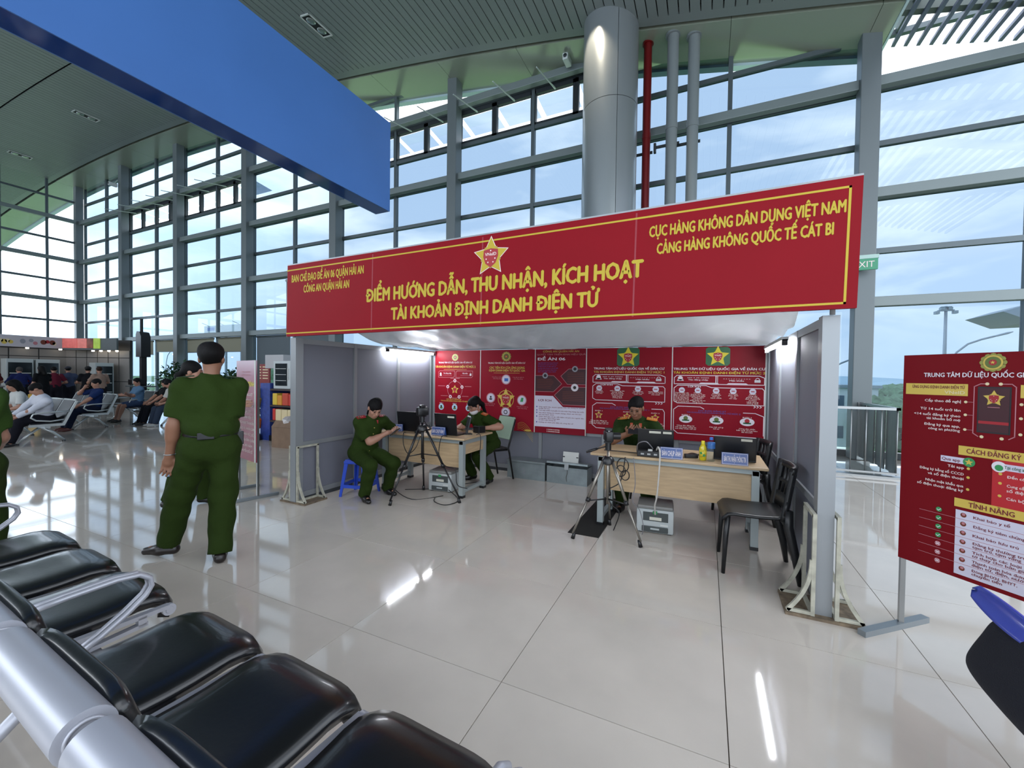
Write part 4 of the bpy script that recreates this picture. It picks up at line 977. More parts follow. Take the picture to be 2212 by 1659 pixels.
    for i,u in enumerate((.16,.5,.82)):
        p.text('pale','BƯỚC %d'%(i+1),u,.725,width=.09,cap=.010)
        if n == 5: p.ell('white',u,.77,.075,k=1,ry=.04); p.ell('olive_dark' if i < 2 else 'shield',u,.76,.026,k=2); p.rect('green',u-.04,.775,u+.04,.79,2)
        else: p.emblem(u,.775,.05,k=1,txt=False)
        for k,s in enumerate((['Công dân đăng ký','với cơ quan công an','nơi tiếp nhận hồ sơ'],['Cán bộ xử lý','hồ sơ'],['Công dân nhận','kết quả thông báo','tài khoản'])[i]): p.text('pale',s,u,.84+.017*k,width=min(.24,.0125*len(s)),cap=.011)
    p.build(t,PM,dict(NM,yellow='yellow_print'))
poster1(); poster2(); poster3()
vneid_poster('red poster with a green square star logo, behind the seated man',-1.565,-.407,.70,'MỨC 1',4)
vneid_poster('red poster with a green square star logo, rightmost on the booth rear wall',-.407,.655,.70,'MỨC 2',5)

# ---------------------------------------------------------------- standing posters
def right_stand():
    A = Vector((1.087,3.3,0)); d = Vector((.331,-.37,0)).normalized(); n = Vector((-.37,-.331,0)).normalized()
    t = thing('poster_stand', 'red information poster on a metal stand at the right edge', 'poster stand', A, 0, 'poster stands')
    w, h, z0, z1 = .78, 1.235, .435, 1.67; m = mat('poster_red_7c1220','#701018',rough=.45,spec=.1)
    def P(s,z,o=0): return d*s+n*o+Vector((0,0,z))
    mb = MB(); mb.add([P(0,z0),P(w,z0),P(w,z1),P(0,z1),P(0,z0,-.012),P(w,z0,-.012),P(w,z1,-.012),P(0,z1,-.012)],[(0,1,2,3),(5,4,7,6),(4,0,3,7),(1,5,6,2),(3,2,6,7),(4,5,1,0)]); mb.build('poster', m, t)
    for s in (.01,w-.01): MB().bar(P(s,.03,-.025),P(s,z1,-.025),.025).build('post', M_steel, t); MB().bar(P(s,.017,.31),P(s,.017,-.25),.045,.034).build('foot', mat('stand_foot','#7f868a',rough=.4,metal=.5), t)
    for z in (z0+.01,z1-.01): MB().bar(P(0,z,-.025),P(w,z,-.025),.02).build('cross_bar', M_steel, t)
    p = Print(P(0,z1,.0005),d,n,w,h)
    U = lambda s: s/w; V = lambda z: (z1-z)/h
    p.crest(U(.389),V(1.617),.065); p.text('white','TRUNG TÂM DỮ LIỆU QUỐC GIA VỀ DÂN CƯ',U(.39),V(1.552),width=.74,cap=.019,bold=.03)
    p.rect('gold',U(.015),V(1.502),U(.295),V(1.437)); p.text('text_red','ỨNG DỤNG ĐỊNH DANH ĐIỆN TỬ',U(.165),V(1.483),width=.30,cap=.013,bold=.03); p.text('cream','VNeID',U(.24),V(1.455),width=.11,cap=.014)
    p.rect('gold',U(.49),V(1.502),U(.765),V(1.437)); p.text('text_red','TÍNH NĂNG NỔI BẬT',U(.63),V(1.47),width=.28,cap=.013,bold=.03)
    for s,z in (('Cấp theo đề nghị',1.405),('Từ 14 tuổi trở lên',1.357),('<14 tuổi đăng ký theo',1.325),('tài khoản bố mẹ',1.303),('Đăng ký qua app,',1.268),('công an phường',1.245)): p.text('pale',s,U(.268),V(z),width=.0127*len(s),cap=.011,align='r')
    for z in (1.405,1.335,1.255): p.ell('cream',U(.288),V(z),.009,k=1); p.rect('rose',U(.29),V(z+.001),U(.32),V(z-.001)); p.ell('cream',U(.495),V(z),.009,k=1); p.text('pale','Tiện ích tích hợp',U(.51),V(z),width=.2,cap=.011,align='l')
    p.line('rose',[(U(.34),V(1.225)),(U(.32),V(1.24)),(U(.32),V(1.49)),(U(.345),V(1.505))],.004); p.line('rose',[(U(.345),V(1.505)),(U(.37),V(1.505))],.004); p.line('rose',[(U(.42),V(1.505)),(U(.46),V(1.505)),(U(.475),V(1.49)),(U(.475),V(1.24)),(U(.455),V(1.225))],.004)
    for u,z in ((.37,1.505),(.42,1.505),(.355,1.225),(.43,1.225)): p.ell('cream',U(u),V(z),.010,k=1)
    p.rect('black',U(.335),V(1.49),U(.46),V(1.247),1); p.rect('darkmaroon',U(.341),V(1.483),U(.454),V(1.255),2); p.emblem(U(.398),V(1.43),.055,k=3,txt=False); p.rect('shield',U(.341),V(1.31),U(.454),V(1.295),3); p.rect('rose',U(.375),V(1.385),U(.42),V(1.382),3)
    p.poly('red2',[(U(.4),V(1.14)),(1,V(1.14)),(1,V(.87)),(U(.4),V(.87))],.2)
    p.rect('gold',U(.265),V(1.165),U(.53),V(1.115),1); p.text('text_red','CÁCH ĐĂNG KÝ',U(.4),V(1.14),width=.26,cap=.020,bold=.03,k=2)
    p.rect('panel',U(.19),V(1.098),U(.30),V(1.065),1); p.text('text_red','Qua app',U(.235),V(1.082),width=.1,cap=.013,k=2); p.ell('green2',U(.31),V(1.08),.032,k=2); p.star('gold',U(.31),V(1.08),.024,k=3)
    p.rect('panel',U(.43),V(1.098),U(.58),V(1.065),1); p.text('green','Tại công an phường',U(.51),V(1.082),width=.17,cap=.013,k=2); p.ell('white',U(.425),V(1.08),.036,k=2); p.ell('green2',U(.425),V(1.075),.02,k=3)
    for s,z in (('Tải app',1.045),('Đăng ký bằng số CCCD',1.01),('và số điện thoại',.985),('Nhận mật khẩu qua',.945),('số điện thoại đăng ký',.92)): p.text('pale',s,U(.29),V(z),width=.0125*len(s),cap=.011,align='r')
    for z in (1.045,.997,.932): p.ell('gold',U(.308),V(z),.009,k=1); p.ell('gold',U(.43),V(z),.009,k=1)
    for s,z in (('Đến công an phường',1.035),('Cung cấp CCCD',.99),('số điện thoại',.965),('Cán bộ kích hoạt',.925)): p.text('pale',s,U(.455),V(z),width=.0125*len(s),cap=.011,align='l',k=2)
    p.rect('gold',U(.255),V(.875),U(.58),V(.828),1); p.text('text_red','TÍNH NĂNG',U(.40),V(.851),width=.22,cap=.020,bold=.03,k=2)
    p.rect('panel',U(.262),V(.812),U(.535),V(.458),1)
    rows = [['Khai báo y tế'],['Đăng ký tiêm chủng'],['Khai báo lưu trú'],['Đăng ký thường trú,','tạm trú, tạm vắng'],['Tích hợp các loại giấy','tờ thay cho bản giấy'],['Thanh toán hóa đơn','điện tử, điện, nước'],['Đóng BHXH, BHYT,','chuyển tiền']]
    for i,r in enumerate(rows):
        z = .788-.0488*i
        for k,s in enumerate(r): p.text('text_red',s,U(.335),V(z-.018*k+(.007 if len(r) > 1 else 0)),width=.0135*len(s),cap=.0115,align='l',k=2)
        p.ell('brown',U(.295),V(z),.016,k=2); p.ell('rose',U(.296),V(z+.004),.009,k=3)
        if i: p.rect('rose',U(.1),V(z+.0255),U(.535),V(z+.0235),1.5)
        p.ell('green2' if i < 4 else 'rose',U(.19),V(z),.017,k=2)
        if i < 4: p.line('white',[(U(.183),V(z)),(U(.188),V(z-.006)),(U(.198),V(z+.005))],.003,k=3)
        else: p.line('white',[(U(.183),V(z+.006)),(U(.197),V(z-.006))],.003,k=3); p.line('white',[(U(.183),V(z-.006)),(U(.197),V(z+.006))],.003,k=3)
    p.build(t,PM,NM)
right_stand()
def left_stand():
    A = Vector((-4.85,3.16,0)); B = Vector((-5.45,3.30,0)); d = (A-B); w = d.length; d.normalize(); n = Vector((d.y,-d.x,0))
    if n.dot(-A) < 0: n = -n
    t = thing('poster_stand', 'narrow pink and red poster on a stand beside the standing officers', 'poster stand', B, 0, 'poster stands')
    z0, z1 = .435, 1.66
    m = bpy.data.materials.new('poster_pink'); m.use_nodes = True; nt = m.node_tree; b = nt.nodes['Principled BSDF']; b.inputs['Roughness'].default_value = .4
    tc = nt.nodes.new('ShaderNodeTexCoord'); sp = nt.nodes.new('ShaderNodeSeparateXYZ'); r = nt.nodes.new('ShaderNodeValToRGB'); nt.links.new(tc.outputs['Generated'], sp.inputs[0]); nt.links.new(sp.outputs[2], r.inputs[0]); nt.links.new(r.outputs[0], b.inputs['Base Color'])
    r.color_ramp.elements[0].color = (*lin('#8a3a4a'),1); r.color_ramp.elements[1].color = (*lin('#b9a0ac'),1); e = r.color_ramp.elements.new(.55); e.color = (*lin('#8a2438'),1); e = r.color_ramp.elements.new(.84); e.color = (*lin('#8e4a5e'),1)
    def P(s,z,o=0): return d*s+n*o+Vector((0,0,z))
    mb = MB(); mb.add([P(0,z0),P(w,z0),P(w,z1),P(0,z1),P(0,z0,-.012),P(w,z0,-.012),P(w,z1,-.012),P(0,z1,-.012)],[(0,1,2,3),(5,4,7,6),(4,0,3,7),(1,5,6,2),(3,2,6,7),(4,5,1,0)]); mb.build('poster', m, t)
    e = MB(); e.bar(P(w-.008,z0,.004),P(w-.008,z1,.004),.016,.016); e.build('white_edge', M_white, t)
    for s in (.01,w-.01): MB().bar(P(s,.03,-.025),P(s,z1,-.025),.025).build('post', M_steel, t); MB().bar(P(s,.017,.26),P(s,.017,-.26),.04,.03).build('foot', mat('stand_foot','#7f868a'), t)
    p = Print(P(0,z1,.0005),d,n,w,z1-z0)
    p.text('rose','CÔNG AN QUẬN HẢI AN',.5,.115,width=.45,cap=.014); p.text('rose','CÔNG AN PHƯỜNG',.5,.145,width=.42,cap=.014)
    p.text('yellow','CHƯƠNG TRÌNH',.52,.235,width=.78,cap=.045,bold=.04)
    tx = ['HƯỞNG ỨNG ĐỢT','CAO ĐIỂM THI ĐUA','LẬP THÀNH TÍCH','CẤP CĂN CƯỚC','ĐỊNH DANH ĐIỆN TỬ','KÍCH HOẠT TÀI KHOẢN','PHỤC VỤ NHÂN DÂN','ĐỊNH DANH MỨC ĐỘ 2','TRÊN ĐỊA BÀN QUẬN','HẢI AN NĂM','CHUYỂN ĐỔI SỐ']
    for i,s in enumerate(tx): p.text('pale',s,.55,.34+.057*i,width=(.6,.5,.62,.45,.7,.72,.8,.82,.75,.55,.6)[i],cap=.026,bold=.03)
    p.build(t,PM,dict(NM,pale='lettering',yellow='heading'))
left_stand()
# ================================================================ BOOTH FURNITURE
M_wood = mat('table_wood','#b39a78',rough=.45,var=.12,vscale=5,stretch=(1,1,9)); M_tmetal = mat('table_metal','#9aa3a3',rough=.4,metal=.3)
M_chair = mat('chair_black','#141517',rough=.4); M_galv = mat('galvanised','#8c9698',rough=.38,metal=.6,var=.15,vscale=7)
def cable(pts, r, lab, m=None, group='cables in the booth', nm='cable'):
    q = [Vector(p) for p in pts]; out = []
    for i in range(len(q)-1):
        p0 = q[max(i-1,0)]; p1 = q[i]; p2 = q[i+1]; p3 = q[min(i+2,len(q)-1)]
        for k in range(6):
            t = k/6; out.append(.5*((2*p1)+(-p0+p2)*t+(2*p0-5*p1+4*p2-p3)*t*t+(-p0+3*p1-3*p2+p3)*t**3))
    out.append(q[-1]); o = MB().tube(out, r, 6).build(nm, m or M_black, None, True); return tag(o, lab, 'cable', group)
def desk(x0, x1, y0, y1, lab, feet_in=.12):
    cx, cy = (x0+x1)/2, (y0+y1)/2; t = thing('office_desk', lab, 'desk', (cx,cy,0), 0, 'booth desks'); a, b = (x1-x0)/2, (y1-y0)/2
    MB().box((-a,-b,.725),(a,b,.75),bev=.006).build('tabletop', M_wood, t)
    MB().box((-a+.11,-b+.14,.36),(a-.1,-b+.16,.66)).build('modesty_panel', M_wood, t)
    for s in (-1,1):
        x = s*(a-.09)
        for y in (-b+.11,b-.1):
            MB().box((x-.03,y-.03,.03),(x+.03,y+.03,.70)).build('leg', M_tmetal, t); MB().box((x-.032,y-.035,0),(x+.032,y+.035,.03)).build('foot', M_black, t)
        MB().box((x-.02,-b+.11,.06),(x+.02,b-.1,.10)).build('stretcher', M_tmetal, t); MB().box((x-.025,-b+.08,.66),(x+.025,b-.08,.725)).build('top_rail', M_tmetal, t)
        MB().box((x-.012,-b+.14,.53),(x+.012,b-.13,.66)).build('side_panel', M_wood, t)
    MB().box((-a+.08,-b+.09,.67),(a-.08,-b+.13,.725)).build('front_rail', M_tmetal, t)
desk(-4.02,-2.62,4.24,4.98,'pale wooden desk at the left with the two women officers')
desk(-1.05,.50,4.12,4.80,'pale wooden desk at the right with the seated man')

def plastic_chair(loc, rz, lab):
    t = thing('plastic_chair', lab, 'chair', loc, rz, 'black plastic chairs'); m = M_chair
    # seat shell, facing +Y
    nx, ny = 10, 12; vs = []; fs = []
    for j in range(ny+1):
        for i in range(nx+1):
            u = i/nx*2-1; v = j/ny; x = u*(.225-.02*(1-v)); y = -.2+.43*v; z = .455+.012*u*u-.012*math.sin(math.pi*v)-(.05*((v-.86)/.14)**2 if v > .86 else 0)+(.03*((.12-v)/.12)**2 if v < .12 else 0); vs.append((x,y,z))
    for j in range(ny):
        for i in range(nx): a = j*(nx+1)+i; fs.append((a,a+1,a+nx+2,a+nx+1))
    s = MB().add(vs,fs).build('seat', m, t, True); md = s.modifiers.new('s','SOLIDIFY'); md.thickness = .02; md.offset = 1
    # backrest: curved frame with slots
    def bp(u,v): return Vector((.215*math.sin(u*.95)/math.sin(.95), -.215-.055*v+.05*u*u, .50+.36*v))
    b = MB()
    for (u0,u1) in ((-1,-.72),(.72,1)): 
        vs=[];fs=[]
        for j in range(11):
            for u in (u0,u1): vs.append(bp(u,-.12+1.1*j/10))
        for j in range(10): fs.append((2*j,2*j+1,2*j+3,2*j+2))
        b.add(vs,fs)
    def strip(v0,v1,u0=-1,u1=1,n=12):
        vs=[];fs=[]
        for i in range(n+1):
            u = u0+(u1-u0)*i/n; vs += [bp(u,v0),bp(u,v1)]
        for i in range(n): fs.append((2*i,2*i+1,2*i+3,2*i+2))
        b.add(vs,fs)
    strip(.86,1.0); strip(.0,.30); strip(.52,.60,-.75,.75)
    for u in (-.45,-.15,.15,.45): strip(.28,.88,u-.05,u+.05,2)
    o = b.build('backrest', m, t, True); md = o.modifiers.new('s','SOLIDIFY'); md.thickness = .032; md.offset = 0
    for sx in (-1,1):
        MB().tube([(sx*.19,.2,.445),(sx*.2,.21,.3),(sx*.215,.225,0)],[.022,.02,.014],8).build('leg', m, t, True)
        MB().tube([(sx*.205,-.2,.54),(sx*.205,-.2,.42),(sx*.21,-.25,.2),(sx*.22,-.28,0)],[.03,.034,.028,.017],8).build('leg', m, t, True)
    MB().box((-.19,-.2,.425),(.19,-.17,.45)).build('under_rib', m, t)
    return t
plastic_chair((.36,3.83,0), math.radians(93), 'black plastic chair with a slotted back beside the right booth wall')
plastic_chair((.35,5.12,0), math.radians(100), 'black plastic chair half hidden behind the right desk')

def tube_chair():
    t = thing('tube_chair', 'black steel-tube chair with a pale green cover, under the woman in glasses', 'chair', (-2.86,5.33,0), math.radians(152)); m = mat('tube_black','#121314',rough=.35,metal=.4)
    # facing +Y local
    for s in (-1,1):
        MB().tube([(s*.2,.2,0),(s*.2,.19,.43),(s*.2,.15,.45),(s*.2,-.18,.44)],.013,8).build('leg', m, t, True)
        MB().tube([(s*.2,-.30,0),(s*.2,-.22,.40),(s*.2,-.20,.46),(s*.2,-.25,.62),(s*.2,-.32,.86),(s*.14,-.335,.9)],.013,8).build('leg', m, t, True)
    MB().tube([(-.14,-.335,.9),(.14,-.335,.9)],.013,8).build('top_tube', m, t, True)
    MB().box((-.2,-.19,.44),(.2,.2,.48),bev=.015).build('seat', M_pad, t)
    MB().box((-.19,-.015,-.17),(.19,.015,.17),Matrix.Translation((0,-.285,.74)) @ Matrix.Rotation(.28,4,'X'),bev=.01).build('backrest', mat('green_cover','#8aa08c',rough=.8), t)
tube_chair()
def stool():
    t = thing('plastic_stool', 'blue plastic stool under the woman with the phone', 'stool', (-3.93,3.90,0), .25); m = mat('stool_blue','#2a4ab8',rough=.35)
    MB().box((-.135,-.135,.43),(.135,.135,.45),bev=.008).build('seat', m, t); MB().box((-.142,-.142,.40),(.142,.142,.435),bev=.006).build('rim', m, t)
    for sx in (-1,1):
        for sy in (-1,1):
            l = MB(); f = lambda k,z: (sx*(.135+.045*k),sy*(.135+.045*k),z)
            a = .035
            vs = []
            for k,z in ((0,.42),(1,0)):
                c = f(k,z); vs += [(c[0],c[1],z),(c[0]-sx*a*(1.4-.5*k),c[1],z),(c[0]-sx*a*(1.4-.5*k),c[1]-sy*.012,z),(c[0]-sx*.012,c[1]-sy*.012,z),(c[0]-sx*.012,c[1]-sy*a*(1.4-.5*k),z),(c[0],c[1]-sy*a*(1.4-.5*k),z)]
            fs = [(0,1,2,3,4,5),(11,10,9,8,7,6)]+[(i,(i+1)%6,6+(i+1)%6,6+i) for i in range(6)]
            if sx*sy > 0: fs = [f_[::-1] for f_ in fs]
            l.add(vs,fs).build('leg', m, t)
    for k,(dx,dy) in enumerate(((1,0),(-1,0),(0,1),(0,-1))):
        c = .166; mb = MB()
        if dx: mb.box((dx*c-.006,-.13,.11),(dx*c+.006,.13,.15))
        else: mb.box((-.13,dy*c-.006,.11),(.13,dy*c+.006,.15))
        mb.build('stretcher', m, t)
stool()

def tripod(hub, feet, zc, m, lab, cam_dir, handle, zbr):
    hub = Vector(hub); t = thing('tripod', lab, 'tripod', (hub.x,hub.y,0), 0, 'camera tripods'); H_ = hub.z
    for f in feet:
        f = Vector((f[0]-hub.x,f[1]-hub.y,0)); d = f.normalized(); top = d*.05+Vector((0,0,H_-.02)); mid = top.lerp(f+Vector((0,0,.02)),.5)
        MB().tube([top,mid],.015,8).build('leg', m, t, True); MB().tube([mid,f+Vector((0,0,.05))],.0105,8).build('leg_extension', m, t, True)
        MB().tube([top.lerp(f,.47),top.lerp(f,.52)],.021,8).build('leg_clamp', M_black, t, True); MB().tube([f+Vector((0,0,.06))-d*.018,f],[.014,.02],8).build('rubber_foot', M_black, t, True)
        MB().tube([Vector((0,0,zbr)),top.lerp(f,(H_-zbr)/H_)],.007,6).build('brace', M_black, t, True)
    MB().lathe([(.03,-.05),(.06,-.035),(.06,0),(.035,.03)],12,(0,0,H_)).build('shoulder', M_black, t, True, 40)
    MB().tube([(0,0,zbr-.05),(0,0,zc-.12)],.013,10).build('centre_column', m, t, True); MB().tube([(0,0,zc-.14),(0,0,zc-.07)],.028,10).build('head', M_black, t, True, 40); MB().box((-.035,-.035,zc-.07),(.035,.035,zc-.055)).build('plate', M_black, t)
    hd = Vector(handle); MB().tube([Vector((0,0,zc-.1)),Vector((0,0,zc-.1))+hd*.55],.006,8).build('pan_handle', M_black, t, True); MB().tube([Vector((0,0,zc-.1))+hd*.5,Vector((0,0,zc-.1))+hd],.012,8).build('handle_grip', M_black, t, True)
    c = thing('camera', 'black camera on the '+('black' if m is M_black else 'silver')+' tripod', 'camera', (hub.x,hub.y,zc-.055), math.atan2(cam_dir[1],cam_dir[0])-math.pi/2, 'cameras on tripods')
    MB().box((-.07,-.035,0),(.07,.035,.095),bev=.012).build('body', M_black, c, True, 30); MB().box((-.03,-.03,.09),(.03,.035,.125),bev=.01).build('viewfinder', M_black, c); MB().tube([(0,.03,.048),(0,.11,.048)],.034,16).build('lens', M_black, c, True, 40); MB().tube([(0,.109,.048),(0,.112,.048)],.028,16).build('front_glass', mat('lens_glass','#202838',rough=.05), c); MB().tube([(.05,-.005,.095),(.05,-.005,.105)],.012,10).build('dial', M_steel, c); MB().tube([(-.05,.0,.095),(-.05,.0,.104)],.014,10).build('dial', M_steel, c)
M_trs = mat('tripod_silver','#8f8a82',rough=.32,metal=.75)
tripod((-3.09,4.05,.88),[(-3.278,3.706),(-2.618,4.16),(-3.34,4.42)],1.08,M_black,'black camera tripod before the left desk',(-.9,.45),(.17,-.06,-.10),.56)
tripod((-.83,3.93,.735),[(-1.105,3.734),(-.502,3.817),(-.87,4.25)],.965,M_trs,'silver camera tripod before the right desk',(.85,.4),(-.20,-.04,-.07),.36)

def laptop(loc, rz, w, lab, lid=.235, ang=8, sticker=None):
    """user sits at +Y local; the lid back faces -Y"""
    t = thing('laptop', lab, 'laptop', loc, rz, 'laptops on the desks'); m = mat('laptop_black','#0d0e11',rough=.35)
    MB().box((-w/2,0,0),(w/2,.235,.018),bev=.004).build('base', m, t)
    M = Matrix.Translation((0,.004,.014)) @ Matrix.Rotation(math.radians(ang),4,'X')
    l = MB().box((-w/2,-.006,0),(w/2,.006,lid),M,bev=.004).build('lid', m, t); MB().box((-w/2+.012,.006,.015),(w/2-.012,.007,lid-.012),M).build('screen', mat('laptop_screen','#1a2430',rough=.1,emit='#6a8aa8',estr=.3), l)
    MB().box((-w/2+.02,.05,.018),(w/2-.02,.14,.020)).build('keyboard', M_blackm, t)
    for a,b,z in (sticker or []): MB().box((a,-.008,z),(b,-.006,z+.022),M).build('sticker', mat('sticker','#c9c7b8',rough=.5), l)
laptop((-3.62,4.46,.75),.04,.36,'black laptop at the left end of the left desk',lid=.255)
laptop((-2.98,4.40,.75),-.02,.33,'black laptop with a white label, at the right of the left desk',lid=.265,sticker=[(.04,.14,.215)])
laptop((-.45,4.36,.75),.05,.34,'black laptop with two labels before the seated man',lid=.24,sticker=[(-.06,.05,.2),(.07,.15,.2)])
laptop((.25,4.36,.75),-.03,.35,'black laptop behind the right name plate on the right desk',lid=.215,sticker=[(.05,.14,.18)])

def name_plate(loc, rz, w, h, s, lab, gap=.0):
    t = thing('name_plate', lab, 'sign', loc, rz, 'blue table signs'); m = mat('plate_blue','#33508e',rough=.3); d = h*.45
    MB().prism([(0,0),(d,0),(d/2+.004,h),(d/2-.004,h)], lambda u,v,q:(q,u,v), -w/2, w/2).build('tent', m, t)
    up = Vector((0,d/2,h)).normalized(); n = Vector((0,-h,d/2)).normalized()
    p = Print(Vector((-w/2,d/2-.004,h))+n*.0004,(1,0,0),n,w,math.hypot(h,d/2),up); p.lay = .0006
    p.line('white',[(.03,.06),(.97,.06),(.97,.94),(.03,.94)],.003,closed=True); p.text('white',s,.5,.52,width=.82,cap=.42,bold=.02); p.build(t,PM,dict(NM))
name_plate((-.287,4.17,.75),.05,.20,.105,'BÀN CHỤP ẢNH','blue name plate reading BAN CHUP ANH on the right desk')
name_plate((.242,4.15,.75),.04,.21,.105,'BÀN THU NHẬN THÔNG TIN','blue name plate reading BAN THU NHAN THONG TIN on the right desk')
name_plate((-3.065,4.33,.75),.02,.20,.105,'BÀN CHỤP ẢNH','blue name plate reading BAN CHUP ANH on the left desk')
name_plate((-3.76,4.36,.75),.35,.17,.095,'BÀN TIẾP DÂN','blue name plate turned aside by the seated woman with the phone')

def bottles():
    t = thing('juice_bottle', 'yellow juice bottle with a yellow cap on the right desk', 'bottle', (-.017,4.255,.75)); m = mat('juice','#c9b81e',rough=.2,coat=.5)
    MB().lathe([(.026,0),(.032,.006),(.032,.05),(.029,.07),(.032,.09),(.032,.115),(.016,.15),(.013,.155)],20).build('body', m, t, True, 50); MB().lathe([(.0155,.153),(.0155,.178),(.013,.181)],16).build('cap', mat('cap_yellow','#d8c828',rough=.35), t, True, 40)
    MB().lathe([(.0325,.03),(.0325,.10)],20).build('label', mat('juice_label','#d6c23a',rough=.3,var=.4,vscale=30), t, True)
    for u,z,c in ((-.5,.07,'green2'),(.3,.05,'green2')): MB().tube([(.033*math.sin(u),-.033*math.cos(u),z),(.0335*math.sin(u),-.0335*math.cos(u),z)],.012,10).build('label_mark', PM[c], t)
    t = thing('water_bottle', 'clear water bottle with a blue cap and label on the right desk', 'bottle', (.052,4.235,.75))
    MB().lathe([(.028,0),(.033,.008),(.031,.05),(.033,.06),(.033,.13),(.03,.16),(.015,.195),(.013,.2)],20).build('body', glass('bottle_clear',(.82,.9,.93),1.4), t, True, 50); MB().lathe([(.0335,.12),(.0335,.175),(.0265,.178)],20).build('label', mat('water_label','#3a6aa8',rough=.3,var=.5,vscale=30), t, True, 40); MB().lathe([(.0155,.198),(.0155,.22),(.013,.222)],16).build('cap', mat('cap_blue','#3a6cc0',rough=.35), t, True, 40)
bottles()

def printer(loc, rz, lab, s=1.0):
    t = thing('printer', lab, 'printer', loc, rz, 'printers on the floor'); mg = mat('printer_grey','#aeb4b4',rough=.45); md = mat('printer_dark','#3e4444',rough=.5)
    MB().box((-.17,0,.01),(.17,.32,.235),bev=.012).build('body', mg, t, True, 30); MB().box((-.165,.005,.235),(.165,.31,.27),bev=.012).build('top_cover', mat('printer_top','#7d7d7a',rough=.5), t, True, 30)
    MB().box((-.11,-.004,.125),(.12,.0,.21)).build('output_slot', md, t); MB().box((-.05,-.006,.135),(.06,-.004,.165)).build('label', mat('sticker','#c9c7b8'), t); MB().box((-.02,-.007,.195),(.02,-.004,.225)).build('logo_mark', PM['green2'], t)
    MB().box((-.12,-.01,.02),(.12,.0,.075),bev=.006).build('paper_tray', md, t); MB().box((-.04,-.014,.045),(.04,-.01,.06)).build('tray_handle', mg, t); MB().box((.05,-.003,.085),(.12,.0,.1)).build('nameplate', M_white, t)
    for x in (-.13,.13):
        for y in (.04,.28): MB().box((x-.02,y-.02,0),(x+.02,y+.02,.012)).build('foot', M_black, t)
printer((-3.10,4.44,0),.08,'grey laser printer on the floor under the left desk')
printer((-.425,4.20,0),.08,'grey laser printer on the floor under the right desk')

def trunks():
    for i,(x0,x1,lab) in enumerate(((-2.68,-2.08,'galvanised steel trunk with a dent, lid closed, left of the pair'),(-2.05,-1.46,'galvanised steel trunk with its lid ajar and hasp hanging'))):
        t = thing('metal_chest', lab, 'trunk', ((x0+x1)/2,5.58,0), 0, 'steel trunks'); w = (x1-x0)/2
        b = MB(); b.box((-w,0,0),(w,.012,.235)); b.box((-w,.25,0),(w,.262,.235)); b.box((-w,.012,0),(-w+.012,.25,.235)); b.box((w-.012,.012,0),(w,.25,.235)); b.box((-w+.012,.012,0),(w-.012,.25,.01)); b.build('body', M_galv, t)
        M = Matrix.Translation((0,.262,.238)) @ Matrix.Rotation(0.0 if i == 0 else -.14,4,'X')
        MB().box((-w-.006,-.272,0),(w+.006,0,.03),M,bev=.004).build('lid', M_galv, t)
        if i == 1:
            MB().box((-.03,-.275,-.07),(.03,-.268,.02),M).build('hasp', M_steel, t); MB().tube([(.0,-.012,.22),(.012,-.014,.16),(-.008,-.012,.1),(.0,-.012,.04)],.006,6).build('chain', M_steel, t)
        else:
            p = Print((-w,-.0005,.235),(1,0,0),(0,-1,0),2*w,.235); p.text('grey','2',.45,.5,cap=.3); p.build(t,PM,{'grey':'stencil'})
        MB().box((-w-.004,-.004,.0),(w+.004,.0,.012)).build('edge_strip', M_galv, t)
    t = thing('router_box', 'small white box propped upright on the open steel trunk', 'box', (-1.74,5.70,.285)); M = Matrix.Rotation(-.15,4,'X')
    MB().box((-.115,0,0),(.115,.035,.15),M,bev=.004).build('case', M_white, t)
    for s in (-1,1): MB().box((s*.1-.016,-.002,.07),(s*.1+.016,.0,.085),M).build('clip', M_black, t)
trunks()
mt_ = MB().box((0,0,0),(.3,1.35,.004)).build('floor_mat', mat('mat_black','#14120f',rough=.9)); mt_.location = (-1.19,3.85,0); tag(mt_,'narrow black rubber mat under the left end of the right desk','mat')

